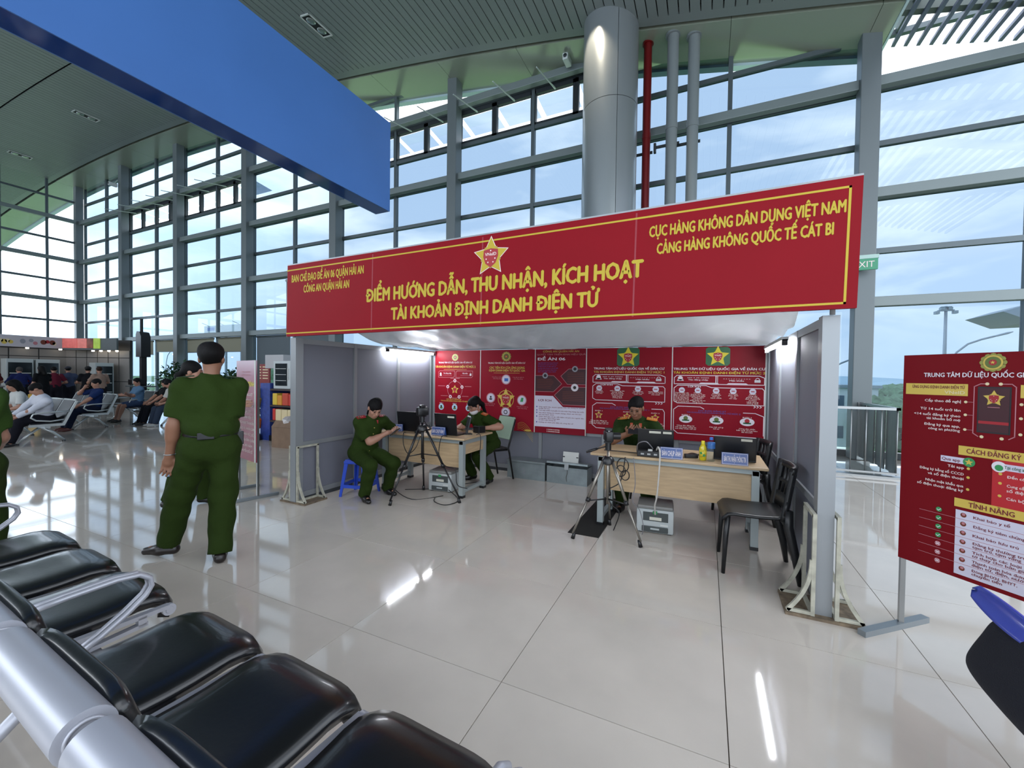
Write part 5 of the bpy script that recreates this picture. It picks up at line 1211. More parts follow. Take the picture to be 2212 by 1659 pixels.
def desk_gadgets():
    t = thing('tablet_terminal', 'black tablet terminal tilted on its stand before the woman in glasses', 'tablet', (-2.80,4.60,.75), -.75); M = Matrix.Translation((0,0,.06)) @ Matrix.Rotation(-.25,4,'X')
    MB().box((-.06,-.01,0),(.06,.01,.18),M,bev=.005).build('tablet', M_black, t); MB().box((-.06,-.016,.165),(.06,-.01,.182),M).build('paper_slot', M_white, t); MB().box((-.05,-.05,0),(.05,.06,.012)).build('base', M_black, t); MB().bar((0,0,.01),(0,0,.09),.03).build('neck', M_black, t)
    t = thing('fingerprint_scanner', 'black box scanner on the left desk by the woman in glasses', 'scanner', (-2.74,4.82,.75), -.3); MB().box((-.06,-.06,0),(.06,.06,.09),bev=.008).build('case', M_black, t); MB().box((-.03,-.04,.09),(.03,.03,.094)).build('plate', mat('scan_glass','#2a4038',rough=.1), t)
    t = thing('document', 'dark folder with white papers at the right edge of the left desk', 'folder', (-2.70,4.66,.75), .1) if False else None
    t = thing('scanner_hub', 'black device hub before the labelled laptop on the right desk', 'device', (-.49,4.20,.75), .05); MB().box((-.11,-.04,0),(.11,.05,.055),bev=.006).build('case', M_black, t)
    for x in (-.06,.0,.06): MB().box((x-.015,-.042,.02),(x+.015,-.04,.035)).build('port', M_steel, t)
    MB().box((-.01,-.02,.055),(.03,.01,.07)).build('plug', M_white, t)
    t = thing('charger', 'black power adapter beside the yellow bottle on the right desk', 'charger', (-.12,4.33,.75), .3); MB().box((-.06,-.03,0),(.06,.03,.035),bev=.008).build('brick', M_black, t); MB().tube([(.06,0,.02),(.1,.02,.02),(.14,.08,.012)],.004,6).build('lead', M_black, t)
    t = thing('adapter', 'black adapter among the cables on the left desk', 'charger', (-3.38,4.36,.75), .2); MB().box((-.05,-.025,0),(.05,.025,.03),bev=.006).build('brick', M_black, t); MB().tube([(.05,0,.02),(.1,.03,.012)],.004,6).build('lead', M_black, t)
desk_gadgets()
def cables():
    m = M_black; w = mat('cable_white','#b9b6b0',rough=.5); Z = .757
    cable([(-3.74,4.30,Z),(-3.74,4.20,Z),(-3.74,4.19,.6),(-3.70,4.16,.3),(-3.6,4.1,.10),(-3.2,4.0,.006),(-2.95,4.3,.006)],.005,'black cable hanging from the left end of the left desk to the floor')
    cable([(-3.55,4.3,Z),(-3.5,4.2,Z),(-3.48,4.18,.62),(-3.38,4.15,.52),(-3.28,4.17,.6),(-3.25,4.22,.74)],.005,'black cable looping under the front edge of the left desk')
    cable([(-2.9,4.3,Z),(-2.92,4.21,Z),(-2.95,4.2,.55),(-2.85,4.18,.42),(-2.7,4.18,.38),(-2.68,4.2,.2),(-2.6,4.3,.14)],.005,'black cable looping down at the right end of the left desk')
    cable([(-2.66,4.6,Z),(-2.6,4.6,Z),(-2.595,4.6,.62),(-2.62,4.62,.5)],.005,'short black cable over the right edge of the left desk')
    cable([(-3.0,4.2,.006),(-2.9,4.05,.006),(-2.72,4.0,.006),(-2.66,4.15,.006),(-2.74,4.3,.006),(-2.95,4.42,.05)],.005,'black cable curled on the floor before the left printer')
    cable([(-3.55,4.3,.006),(-3.2,4.55,.006),(-3.05,4.85,.006),(-2.9,5.1,.006)],.005,'black cable lying on the floor behind the left printer')
    cable([(-.42,4.18,.82),(-.40,4.12,.86),(-.38,4.085,.8),(-.385,4.07,.6),(-.40,4.08,.4),(-.42,4.12,.3),(-.42,4.17,.2)],.008,'thick white cable from the right desk down to the right printer',w)
    cable([(-.62,4.3,.77),(-.60,4.22,.86),(-.52,4.2,.89),(-.46,4.24,.82)],.005,'thin grey cable arching over the device hub',mat('cable_grey','#77757a',rough=.5))
    cable([(-.95,4.3,Z),(-.82,4.25,.765),(-.7,4.28,.76),(-.6,4.24,.765),(-.5,4.3,.76)],.005,'black cables lying along the right desk top')
    for k,(x,z,r) in enumerate(((-.72,.66,.055),(-.74,.6,.045),(-.70,.56,.04))):
        cable([(x+r*math.cos(a),4.09+.01*k,z+r*1.2*math.sin(a)) for a in np.linspace(0,6.6,12)],.005,['upper loop of black cable hanging at the right desk front','middle loop of black cable hanging at the right desk front','lower loop of black cable hanging at the right desk front'][k])
    cable([(-.70,4.10,.74),(-.74,4.09,.5),(-.86,4.06,.4),(-.82,4.05,.28),(-.74,4.06,.2),(-.80,4.1,.006)],.005,'black cable dropping past the silver tripod')
    cable([(-.62,4.1,.74),(-.60,4.09,.5),(-.62,4.09,.32),(-.56,4.12,.24),(-.52,4.1,.1),(-.53,4.12,.006)],.004,'thin grey cable hanging left of the right printer',mat('cable_grey','#77757a'))
    cable([(-.1,4.4,.76),(-.02,4.45,.78),(.0,4.38,.765),(-.1,4.36,.79),(-.15,4.45,.765)],.005,'black cable bundle behind the yellow bottle')
    cable([(-1.38,5.66,.006),(-1.3,5.72,.12),(-1.22,5.66,.03),(-1.15,5.75,.006)],.008,'black cables piled right of the steel trunks')
cables()
# ================================================================ NEAR BENCH
def near_bench():
    t = thing('airport_bench', 'black padded bench with silver frame in the near left foreground', 'bench', (-.92,.965,0), -.0575, 'benches in the waiting hall'); ms = mat('bench_silver','#a9abb4',rough=.38,metal=.35); mp = mat('near_pad','#0e0f12',rough=.3,coat=.25,bump=.02,bscale=60)
    W_ = .458; xs = [0,-.54,-1.085,-1.815,-2.38,-2.935]
    for x in xs:
        # seat cushion: grid with rounded waterfall front
        nx, ny = 14, 18; top = []; vs = []; fs = []
        prof = [(.0,.395),(.012,.425),(.004,.442),(-.025,.452),(-.07,.456),(-.13,.452),(-.2,.447),(-.27,.446),(-.34,.449),(-.40,.456),(-.44,.462)]
        for (y,z) in prof:
            for i in range(nx+1):
                u = i/nx*2-1; e = abs(u)**6; vs.append((x+W_/2+u*W_/2*.985, y-.02*e*(1 if y > -.1 else 0), z-.022*e-.004*(1-u*u)))
        n = nx+1
        for j in range(len(prof)-1):
            for i in range(nx): a = j*n+i; fs.append((a,a+1,a+n+1,a+n))
        o = MB().add(vs,fs).build('seat', mp, t, True); m = o.modifiers.new('s','SOLIDIFY'); m.thickness = .045; m.offset = 1 if False else -1
        bv = []; bf = []; bp = [(-.44,.455),(-.455,.50),(-.49,.60),(-.53,.70),(-.56,.79),(-.572,.835),(-.585,.852)]
        for (y,z) in bp:
            for i in range(nx+1):
                u = i/nx*2-1; e = abs(u)**6; bv.append((x+W_/2+u*W_/2*.985, y-.012*e, z-.012*e*(1 if z > .8 else 0)))
        for j in range(len(bp)-1):
            for i in range(nx): a = j*n+i; bf.append((a,a+1,a+n+1,a+n))
        o = MB().add(bv,bf).build('backrest', mp, t, True); m = o.modifiers.new('s','SOLIDIFY'); m.thickness = .04; m.offset = -1
        r = .047; c = (-.622,.842)
        MB().tube([(x-.018,*c),(x+W_+.018,*c)],r,28).build('top_roll', ms, t, True, 40)
        for xx,s in ((x-.018,-1),(x+W_+.018,1)):
            q = MB(); k = [(xx+s*.002,c[0]+r*.62*math.cos(a),c[1]+r*.62*math.sin(a)) for a in np.linspace(0,2*math.pi,25)]; q.tube(k,.004,6,cap=False); q.build('end_ring', ms, t, True)
    def bracket(x):
        def f(u,v,d): return (d,u,v)
        b = MB(); th = .012
        b.prism([(-.5,.385),(-.44,.385),(-.02,.40),(-.02,.43),(-.5,.43)][::-1], f, x-th, x-th+.004)
        b.build('side_web', ms, t) if False else None
        p = MB()
        for (u0,v0,u1,v1,w) in ((-.47,.442,.0,.436,.018),(-.47,.375,-.08,.40,.016),(-.47,.375,-.47,.442,.02),(-.33,.38,-.33,.442,.018),(-.10,.395,-.10,.437,.03)):
            p.bar((x,u0,v0),(x,u1,v1),.014,w,up=(1,0,0)) if False else p.bar((x,u0,v0),(x,u1,v1),.03,w)
        p.build('side_web', ms, t)
        MB().tube([(x-.009,.0,.42),(x+.009,.0,.42)],.026,20).build('web_end', ms, t, True, 40); MB().tube([(x+.008,.0,.42),(x+.012,.0,.42)],[.016,.014],16).build('boss', ms, t, True, 40)
        MB().bar((x,-.46,.40),(x,-.60,.84),.014,.035).build('back_web', ms, t)
    for x in (.495,-.042,-.585,-1.30,-1.875,-2.43,-2.965): bracket(x)
    def arm(x):
        for s in (-.016,.016):
            MB().tube([(x+s,-.46,.665),(x+s,-.36,.675),(x+s,-.22,.68),(x+s,-.15,.672),(x+s,-.115,.645),(x+s,-.11,.612),(x+s,-.13,.578),(x+s,-.19,.53),(x+s,-.27,.478),(x+s,-.36,.43)],.0105,12).build('armrest', ms, t, True)
    arm(-1.19); arm(-2.99); arm(.56)
    MB().box((-3.0,-.32,.30),(.56,-.22,.36),bev=.01).build('beam', ms, t)
    for x in (-2.7,-1.45,.2):
        l = MB(); l.tube([(x,-.27,.31),(x,-.1,.15),(x,.03,.02)],.024,10); l.build('leg', ms, t, True); l = MB(); l.tube([(x,-.27,.31),(x,-.45,.15),(x,-.6,.02)],.024,10); l.build('leg', ms, t, True)
        for y in (.03,-.6): MB().lathe([(.032,0),(.032,.02),(.02,.03)],10,(x,y,0)).build('foot', M_black, t)
near_bench()
def office_chair():
    """blue-armed mesh chair cut by the right frame edge"""
    t = thing('office_chair', 'dark mesh office chair with a blue plastic arm blade at the right edge', 'chair', (1.28,2.02,0)); mb_ = mat('arm_blue','#3a4aa8',rough=.28,coat=.4); mn = mat('mesh_navy','#0a0e1c',rough=.85,bump=.4,bscale=300)
    # arm blade: thin leaf, tip pointing away to the left
    O = Vector((1.28,2.02,0)); vs = []; fs = []; n = 24; m_ = 8
    ctr = lambda v: Vector((.972+.06*(1-v)**1.6, 2.26-.40*(1-v), .690-.055*(1-v)**1.2))
    for j in range(n+1):
        v = j/n; c = ctr(v)-O; w = .034*math.sin(math.pi*(.10+.90*(1-v)))**.55 if v < 1 else .001
        if v < .35: w = max(w, .024)
        for i in range(m_+1):
            u = i/m_*2-1; vs.append((c.x+u*w*.55+.010*(1-u*u), c.y+u*w*.15, c.z+u*w))
    for j in range(n):
        for i in range(m_): a = j*(m_+1)+i; fs.append((a,a+1,a+m_+2,a+m_+1))
    o = MB().add(vs,fs).build('arm_blade', mb_, t, True); q = o.modifiers.new('s','SOLIDIFY'); q.thickness = .010
    # bulging mesh body: side profile lofted through its width
    prof = [(.985,.648),(.962,.585),(.930,.522),(.904,.462),(.906,.425),(.925,.400),(.960,.376),(1.005,.338),(1.10,.31),(1.48,.31),(1.52,.36),(1.50,.58),(1.40,.66),(1.10,.672)]
    cx = sum(p[0] for p in prof)/len(prof); cz = sum(p[1] for p in prof)/len(prof); vs = []; fs = []; k = len(prof); ys = [(-.30,.80),(-.27,.92),(-.2,.98),(-.08,1.0),(.02,1.0),(.12,.985),(.19,.94),(.22,.84)]
    for y,f in ys: vs += [(cx+(x-cx)*f-O.x, 1.98+y-O.y, cz+(z-cz)*f) for x,z in prof]
    for j in range(len(ys)-1):
        for i in range(k): fs.append((j*k+i, j*k+(i+1)%k, (j+1)*k+(i+1)%k, (j+1)*k+i))
    fs += [tuple(range(k))[::-1], tuple((len(ys)-1)*k+i for i in range(k))]
    o = MB().add(vs,fs).build('mesh_body', mn, t, True); q = o.modifiers.new('sub','SUBSURF'); q.levels = 2; q.render_levels = 2
    MB().tube([(-.262,-.10,.66),(-.24,-.12,.63),(-.20,-.12,.60)],[.026,.022,.024],12).build('arm_post', mat('arm_grey','#6a6e76',rough=.4), t, True)
    MB().tube([(.14,-.02,.06),(.14,-.02,.36)],.03,12).build('gas_column', M_black, t, True)
    for k in range(5):
        a = k*1.2566+.3; MB().tube([(.14,-.02,.08),(.14+.26*math.cos(a),-.02+.26*math.sin(a),.055)],[.025,.015],8).build('base_arm', M_black, t, True); MB().tube([(.14+.26*math.cos(a)-.012,-.02+.26*math.sin(a),.028),(.14+.26*math.cos(a)+.012,-.02+.26*math.sin(a),.028)],.028,12).build('caster', M_black, t, True)
office_chair()

# ================================================================ PEOPLE (signed-distance bodies, surface nets)
A3 = lambda *p: np.array(p, dtype=float)
def nrm(v): v = np.asarray(v,float); return v/(np.linalg.norm(v)+1e-9)
class Field:
    def __init__(s): s.p = []; s.sub = []; s.cut = []
    def rc(s, a, b, r1, r2, k=.02, cuts=()): s.p.append(('c',np.asarray(a,float),np.asarray(b,float),r1,r2,k,cuts)); return s
    def el(s, c, R, rad, k=.03, cuts=()): s.p.append(('e',np.asarray(c,float),np.asarray(R,float),np.asarray(rad,float),0,k,cuts)); return s
    @staticmethod
    def _d(p, X):
        if p[0] == 'c':
            a,b,r1,r2 = p[1:5]; ab = b-a; t = np.clip(((X-a)@ab)/max(ab@ab,1e-9),0,1); d = np.linalg.norm(X-a-t[...,None]*ab,axis=-1)-(r1+(r2-r1)*t)
        else:
            q = (X-p[1])@p[2].T; k0 = np.linalg.norm(q/p[3],axis=-1); k1 = np.linalg.norm(q/p[3]**2,axis=-1); d = k0*(k0-1)/np.maximum(k1,1e-6)
        for (c,n) in p[6]: d = np.maximum(d,(X-c)@n)
        return d
    @staticmethod
    def _bb(p):
        if p[0] == 'c': r = max(p[3],p[4]); return np.minimum(p[1],p[2])-r, np.maximum(p[1],p[2])+r
        r = p[3].max(); return p[1]-r, p[1]+r
    def mesh(s, h, wr=0.0, seed=0):
        lo = np.min([s._bb(p)[0] for p in s.p],0)-3*h; hi = np.max([s._bb(p)[1] for p in s.p],0)+3*h
        n = np.ceil((hi-lo)/h).astype(int)+1; F = np.full(n,1.0,np.float32)
        ax = [lo[i]+h*np.arange(n[i]) for i in range(3)]
        def block(p, m):
            a,b = s._bb(p); i0 = np.maximum(((a-m-lo)/h).astype(int),0); i1 = np.minimum(((b+m-lo)/h).astype(int)+2,n)
            X = np.stack(np.meshgrid(*[ax[i][i0[i]:i1[i]] for i in range(3)],indexing='ij'),-1); return tuple(slice(i0[i],i1[i]) for i in range(3)), X
        for p in s.p:
            k = p[5]; sl,X = block(p,k+3*h); d = s._d(p,X); f = F[sl]
            hh = np.clip(.5+.5*(f-d)/k,0,1); F[sl] = f+(d-f)*hh-k*hh*(1-hh)
        for p in s.sub:
            sl,X = block(p,3*h); F[sl] = np.maximum(F[sl],-s._d(p,X))
        if wr:
            g = np.random.default_rng(seed); X = np.stack(np.meshgrid(*ax,indexing='ij'),-1).astype(np.float32); w = np.zeros(n,np.float32)
            for q in range(4):
                kv = g.normal(size=3).astype(np.float32); kv = kv/np.linalg.norm(kv)*g.uniform(22,48); w += np.sin(X@kv+g.uniform(0,6)+1.5*np.sin(X@(kv[::-1]*.3)))
            F += wr*w*.5
        for (c,nn) in s.cut:
            X = np.stack(np.meshgrid(*ax,indexing='ij'),-1); F = np.maximum(F,((X-c)@nn).astype(np.float32))
        S = F < 0; cnt = np.zeros(n-1,np.uint8)
        C8 = [(i,j,k) for i in (0,1) for j in (0,1) for k in (0,1)]
        for (i,j,k) in C8: cnt += S[i:n[0]-1+i,j:n[1]-1+j,k:n[2]-1+k]
        msk = (cnt > 0)&(cnt < 8); idx = -np.ones(n-1,np.int32); cells = np.argwhere(msk); idx[msk] = np.arange(len(cells))
        acc = np.zeros((len(cells),3)); num = np.zeros(len(cells))
        for a in C8:
            for d in range(3):
                if a[d] == 0:
                    b = list(a); b[d] = 1; ca = cells+a; cb = cells+b; fa = F[ca[:,0],ca[:,1],ca[:,2]]; fb = F[cb[:,0],cb[:,1],cb[:,2]]; cr = (fa < 0)!=(fb < 0)
                    t = np.where(cr,fa/(np.where(cr,fa-fb,1)),0); pt = np.array(a,float)+np.outer(t,np.eye(3)[d]); acc += pt*cr[:,None]; num += cr
        V = lo+(cells+acc/num[:,None])*h; faces = []
        for d in range(3):
            e1,e2 = [(1,2),(2,0),(0,1)][d]
            sa = [slice(None)]*3; sb = [slice(None)]*3; sa[d] = slice(0,n[d]-1); sb[d] = slice(1,n[d]); Sa = S[tuple(sa)]; Sb = S[tuple(sb)]
            E = np.argwhere(Sa!=Sb); ok = (E[:,e1] > 0)&(E[:,e2] > 0)&(E[:,e1] < n[e1]-1)&(E[:,e2] < n[e2]-1); E = E[ok]
            q = []
            for (o1,o2) in ((0,0),(-1,0),(-1,-1),(0,-1)):
                c = E.copy(); c[:,e1] += o1; c[:,e2] += o2; q.append(idx[c[:,0],c[:,1],c[:,2]])
            q = np.stack(q,1); ins = S[E[:,0],E[:,1],E[:,2]]; q[~ins] = q[~ins][:,::-1]; faces.append(q)
        Fc = np.concatenate(faces); Fc = Fc[(Fc >= 0).all(1)]
        return V, Fc
def fmesh(fld, name, m, parent, h, wr=0.0, seed=0):
    V,Fc = fld.mesh(h,wr,seed); me = bpy.data.meshes.new(name); me.vertices.add(len(V)); me.vertices.foreach_set('co',V.ravel()); me.loops.add(len(Fc)*4); me.loops.foreach_set('vertex_index',Fc.ravel().astype(np.int32)); me.polygons.add(len(Fc)); me.polygons.foreach_set('loop_start',np.arange(0,len(Fc)*4,4,dtype=np.int32)); me.polygons.foreach_set('use_smooth',np.ones(len(Fc),bool)); me.update(calc_edges=True); me.validate(); me.materials.append(m)
    o = bpy.data.objects.new(name,me); COL.objects.link(o); o.parent = parent; return o
def ik(a, t, l1, l2, hint):
    a = np.asarray(a,float); t = np.asarray(t,float); d = t-a; L = np.linalg.norm(d); u = d/L; L = min(L,(l1+l2)*.998); x = (l1*l1-l2*l2+L*L)/(2*L); y = math.sqrt(max(l1*l1-x*x,0)); hn = np.asarray(hint,float); hn = nrm(hn-u*(hn@u)); return a+u*x+hn*y, a+u*L
SKIN = mat('skin','#9c7360',rough=.5,spec=.35); SKIN2 = mat('skin_tan','#805a46',rough=.5,spec=.35)
def person(label, loc, yaw, height=1.68, pelvis=(0,0,.90), lean=(0,0,1), twist=0.0, look=(0,1,0), tilt=(0,0,1), handL=None, handR=None, elL=(-.6,-.7,-.2), elR=(.6,-.7,-.2), footL=(-.1,0,.085), footR=(.1,0,.085), toeL=None, toeR=None, kneeL=(0,1,.1), kneeR=(0,1,.1),
           shirt='#2f4a1c', trousers='#2c461a', hair='#0b0a0b', shoes='#0c0b0b', skin=None, sleeve=.78, shorts=False, untuck=False, hairstyle='short', cap=None, h=.0085, hc=None, curl=.5, face=False, world=False, group='people in the hall', slim=1.0, longs=False, collar=True, belt=True, handdirL=None, handdirR=None, palmL=None, palmR=None, baggy=1.0, blouse=False):
    s = height/1.70; skin = skin or SKIN; hc = hc or h*1.15
    Rm = np.array([[math.cos(yaw),-math.sin(yaw),0],[math.sin(yaw),math.cos(yaw),0],[0,0,1]])
    def L_(p): 
        if p is None: return None
        return Rm.T@(np.asarray(p,float)-np.array([loc[0],loc[1],0])) if world else np.asarray(p,float)
    P = np.asarray(pelvis,float); tu = nrm(lean); ts0 = A3(math.cos(twist),math.sin(twist),0); ts = nrm(ts0-tu*(ts0@tu)); tf = np.cross(tu,ts); T = np.array([ts,tf,tu])
    NB = P+tu*.52*s; SH = P+tu*.462*s; SL = SH-ts*.175*s*slim; SR = SH+ts*.175*s*slim
    hf = nrm(look); hu = nrm(np.asarray(tilt,float)-hf*(np.asarray(tilt,float)@hf)); hs = np.cross(hf,hu); Hm = np.array([hs,hf,hu])
    HC = NB+(tu*.4+hu*.6)*.165*s+hf*.012*s
    def HP(x,y,z): return HC+(hs*x+hf*y+hu*z)*s
    handL = L_(handL) if handL is not None else SL+A3(-.07,.05,-.50)*s; handR = L_(handR) if handR is not None else SR+A3(.07,.05,-.50)*s
    footL = L_(footL); footR = L_(footR)
    EL,WL = ik(SL,handL,.29*s,.25*s,elL); ER,WR = ik(SR,handR,.29*s,.25*s,elR)
    HL = P-ts0*.095*s; HR = P+ts0*.095*s
    KL,AL = ik(HL,footL,.42*s,.41*s,kneeL); KR,AR = ik(HR,footR,.42*s,.41*s,kneeR)
    b = Field()
    b.el(P+tu*.0*s,T,A3(.155,.115,.13)*s,.05).el(P+tu*.17*s,T,A3(.135,.095,.17)*s,.05).el(P+tu*.34*s,T,A3(.16*slim,.11,.17)*s,.05).rc(SL,SR,.058*s,.058*s,.05)
    b.rc(NB-tu*.04*s,HC-hu*.07*s,.058*s,.05*s,.03)
    # head
    b.el(HP(0,-.012,.035),Hm,A3(.077,.096,.088)*s,.02).el(HP(0,.022,-.045),Hm,A3(.06,.07,.078)*s,.03).rc(HP(0,.055,-.092),HP(0,.06,-.088),.026*s,.026*s,.03)
    b.rc(HP(0,.085,.018),HP(0,.104,-.022),.010*s,.0155*s,.012); b.rc(HP(-.03,.078,.024),HP(.03,.078,.024),.014*s,.014*s,.015)
    for q in (-1,1): b.el(HP(q*.077,-.008,-.01),Hm,A3(.011,.022,.032)*s,.006); b.el(HP(q*.04,.055,-.03),Hm,A3(.024,.024,.024)*s,.02)
    b.rc(HP(-.018,.088,-.055),HP(.018,.088,-.055),.010*s,.010*s,.01)
    # arms and hands
    for q,S_,E,Wr,hd,pn in ((-1,SL,EL,WL,handdirL,palmL),(1,SR,ER,WR,handdirR,palmR)):
        b.rc(S_,E,.052*s,.042*s,.04).rc(E,Wr,.044*s,.028*s,.02).rc(E+(Wr-E)*.15,E+(Wr-E)*.4,.045*s,.04*s,.03)
        d = nrm(Wr-E) if hd is None else nrm(L_(np.asarray(hd)+np.array([loc[0],loc[1],0])) if world else hd)
        pn_ = nrm(L_(np.asarray(pn)+np.array([loc[0],loc[1],0])) if (world and pn is not None) else (pn if pn is not None else A3(-q*1.0,.2,.1)))
        pn_ = nrm(pn_-d*(pn_@d)); ac = np.cross(d,pn_)*q   # across, towards the thumb side
        pc = Wr+d*.055*s; b.el(pc,np.array([ac,d,pn_]),A3(.042,.055,.018)*s,.015).rc(Wr-d*.01,pc,.026*s,.026*s,.02)
        for i,(off,ln) in enumerate(((.031,.074),(.0105,.082),(-.0105,.077),(-.031,.06))):
            c0 = Wr+d*.095*s+ac*off*s; a1 = curl*.7; d1 = d*math.cos(a1)+pn_*math.sin(a1); a2 = curl*1.9; d2 = d*math.cos(a2)+pn_*math.sin(a2); c1 = c0+d1*ln*.5*s+ac*off*.1*s; c2 = c1+d2*ln*.5*s
            b.rc(c0-d*.02*s,c1,.0098*s,.0092*s,.006).rc(c1,c2,.0090*s,.0075*s,.004)
        t0 = Wr+d*.03*s+ac*.032*s; t1 = t0+(d*.6+ac*.7+pn_*.3*curl)*.036*s; t2 = t1+(d*.9+ac*.15+pn_*.6*curl)*.032*s
        b.rc(t0,t1,.013*s,.011*s,.01).rc(t1,t2,.0105*s,.009*s,.005)
    for HJ,K,An in ((HL,KL,AL),(HR,KR,AR)):
        b.rc(HJ,K,.082*s,.055*s,.05).rc(K,An,.052*s,.036*s,.02).rc(K+(An-K)*.12,K+(An-K)*.45,.054*s,.05*s,.03)
    toes = []
    for An,tv in ((AL,toeL),(AR,toeR)):
        tv = nrm(L_(np.asarray(tv,float)+np.array([loc[0],loc[1],0]) if world else tv) if tv is not None else A3(0,1,0)); toes.append(tv)
        b.rc(An+A3(0,0,-.03)*s,An+tv*.13*s+A3(0,0,-.05)*s,.035*s,.03*s,.03)
    root = fmesh(b,'person',skin,None,h); root['label'] = label; root['category'] = 'person'; root['group'] = group; root.location = (loc[0],loc[1],0); root.rotation_euler = (0,0,yaw)
    # trousers
    mt = mat('cloth_'+trousers[1:],trousers,rough=.85,spec=.12,bump=.5,bscale=16); mshirt = mat('cloth_'+shirt[1:],shirt,rough=.85,spec=.12,bump=.5,bscale=16)
    f = Field(); wc = P+tu*.10*s
    f.el(P,T,A3(.175,.135,.15)*s,.05,[(wc,tu)]).el(P+tu*.08*s,T,A3(.16,.12,.16)*s,.04,[(wc,tu)])
    for HJ,K,An in ((HL,KL,AL),(HR,KR,AR)):
        e = nrm(An-K); f.rc(HJ,K,.106*s,.086*s*baggy,.06)
        if shorts: ec = K+nrm(HJ-K)*.06; f.p[-1] = f.p[-1][:6]+([(ec,nrm(K-HJ))],)
        else: f.rc(K,An+e*.03,.086*s*baggy,.072*s*baggy,.03,[(An+e*.02*s,e)])
    fmesh(f,'trousers',mt,root,hc,.0055*s,sum(map(ord,label))%997)
    # shirt
    f = Field(); hem = P+tu*(-.05 if untuck else .085)*s; cu = [(hem,-tu)]
    f.el(P+tu*.02*s,T,A3(.185,.142,.17)*s,.05,cu) if untuck else None
    f.el(P+tu*.12*s,T,A3(.168,.128,.15)*s,.05,cu).el(P+tu*.22*s,T,A3(.165*slim,.125,.17)*s,.05,cu).el(P+tu*.35*s,T,A3(.182*slim,.135,.17)*s,.05,cu).rc(SL,SR,.062*s,.062*s,.05).rc(SH-tu*.02*s,NB-tu*.0*s,.09*s,.062*s,.06)
    if blouse: f.el(P+tu*.15*s-tf*.01,T,A3(.188,.15,.11)*s,.04,cu)
    for S_,E,Wr in ((SL,EL,WL),(SR,ER,WR)):
        u = nrm(E-S_)
        if longs: u2 = nrm(Wr-E); f.rc(S_,E,.072*s,.062*s,.04).rc(E,Wr,.06*s,.046*s,.02,[(Wr-u2*.02,u2)])
        else: ec = S_+(E-S_)*sleeve; f.rc(S_,S_+(E-S_)*1.0,.064*s,.072*s,.05,[(ec,u)])
    if collar:
        nd = nrm(HC-NB); f.rc(NB-nd*.03*s,NB+nd*.045*s,.071*s,.064*s,.012,[(NB+nd*.04*s+tf*0,nrm(nd-tf*.55))])
    fmesh(f,'shirt',mshirt,root,hc,.0065*s,sum(map(ord,label))%991)
    if belt and not untuck:
        f = Field(); f.el(P+tu*.06*s,T,A3(.182,.142,.20)*s,.03,[(P+tu*.115*s,tu),(P+tu*.075*s,-tu)]); fmesh(f,'belt',M_black,root,hc)
    # shoes
    ms = mat('shoe_'+shoes[1:],shoes,rough=.35)
    for An,tv in ((AL,toes[0]),(AR,toes[1])):
        g = An+A3(0,0,-.085*s); f = Field(); fl = [(A3(g[0],g[1],g[2]+.003),A3(0,0,-1))]
        f.rc(An+A3(0,0,-.045)*s-tv*.035*s,An+A3(0,0,-.05)*s+tv*.06*s,.044*s,.044*s,.03,fl).rc(An+A3(0,0,-.05)*s+tv*.06*s,An+A3(0,0,-.062)*s+tv*.165*s,.045*s,.032*s,.03,fl); fmesh(f,'shoe',ms,root,hc)
    # hair
    mh = mat('hair_'+hair[1:],hair,rough=.6,spec=.15,bump=.4,bscale=90,stretch=(3,3,.6)); f = Field(); low = HP(0,0,-.075 if hairstyle == 'short' else -.10)
    f.el(HP(0,-.016,.040),Hm,A3(.0855,.105,.096)*s,.02,[(HP(0,-.07,-.085),nrm(-hu*.8+hf*.6))] if hairstyle == 'short' else [(low,-hu)])
    if hairstyle == 'long': f.rc(HP(0,-.06,.0),HP(0,-.09,-.20),.08*s,.055*s,.04).rc(HP(-.07,-.02,0),HP(-.075,-.02,-.13),.03*s,.022*s,.03).rc(HP(.07,-.02,0),HP(.075,-.02,-.13),.03*s,.022*s,.03)
    if hairstyle == 'tail': f.rc(HP(0,-.085,-.01),HP(0,-.13,-.06),.045*s,.035*s,.02).rc(HP(0,-.13,-.06),HP(0,-.12,-.20),.034*s,.02*s,.02)
    f.sub.append(('e',HP(0,.10,-.062),Hm,A3(.092,.10,.115)*s,0,.01,())) if hairstyle == 'short' else f.sub.append(('e',HP(0,.115,-.06),Hm,A3(.074,.10,.105)*s,0,.01,()))
    fmesh(f,'hair',mh,root,min(hc,.009),.005*s,3)
    if cap:
        f = Field(); f.el(HP(0,-.012,.055),Hm,A3(.098,.115,.09)*s,.02,[(HP(0,0,.05),-hu+hf*.12)]).rc(HP(-.04,.09,.055),HP(.04,.09,.055),.018*s,.018*s,.03).rc(HP(0,.08,.058),HP(0,.155,.04),.05*s,.03*s,.02,[(HP(0,0,.065),hu),(HP(0,0,.045),-hu)]); fmesh(f,'cap',mat('cap_'+cap[1:],cap,rough=.8),root,hc)
    if face:
        me = mat('eye_dark','#120d0c',rough=.2); ml = mat('lip','#8a4a44',rough=.45); mbw = mat('brow','#15100e',rough=.7)
        for q in (-1,1):
            mb = MB().blob((0,0,0),(.0125*s,.007*s,.0048*s),2); o = mb.build('eye',me,root,True); M = Matrix([list(hs)+[0],list(hf)+[0],list(hu)+[0],[0,0,0,1]]).transposed(); M.translation = Vector(HP(q*.031,.0885,.004)); o.matrix_local = M
            MB().tube([HP(q*.015,.0925,.026),HP(q*.032,.092,.031),HP(q*.05,.082,.026)],[.003*s,.0038*s,.002*s],6).build('eyebrow',mbw,root,True)
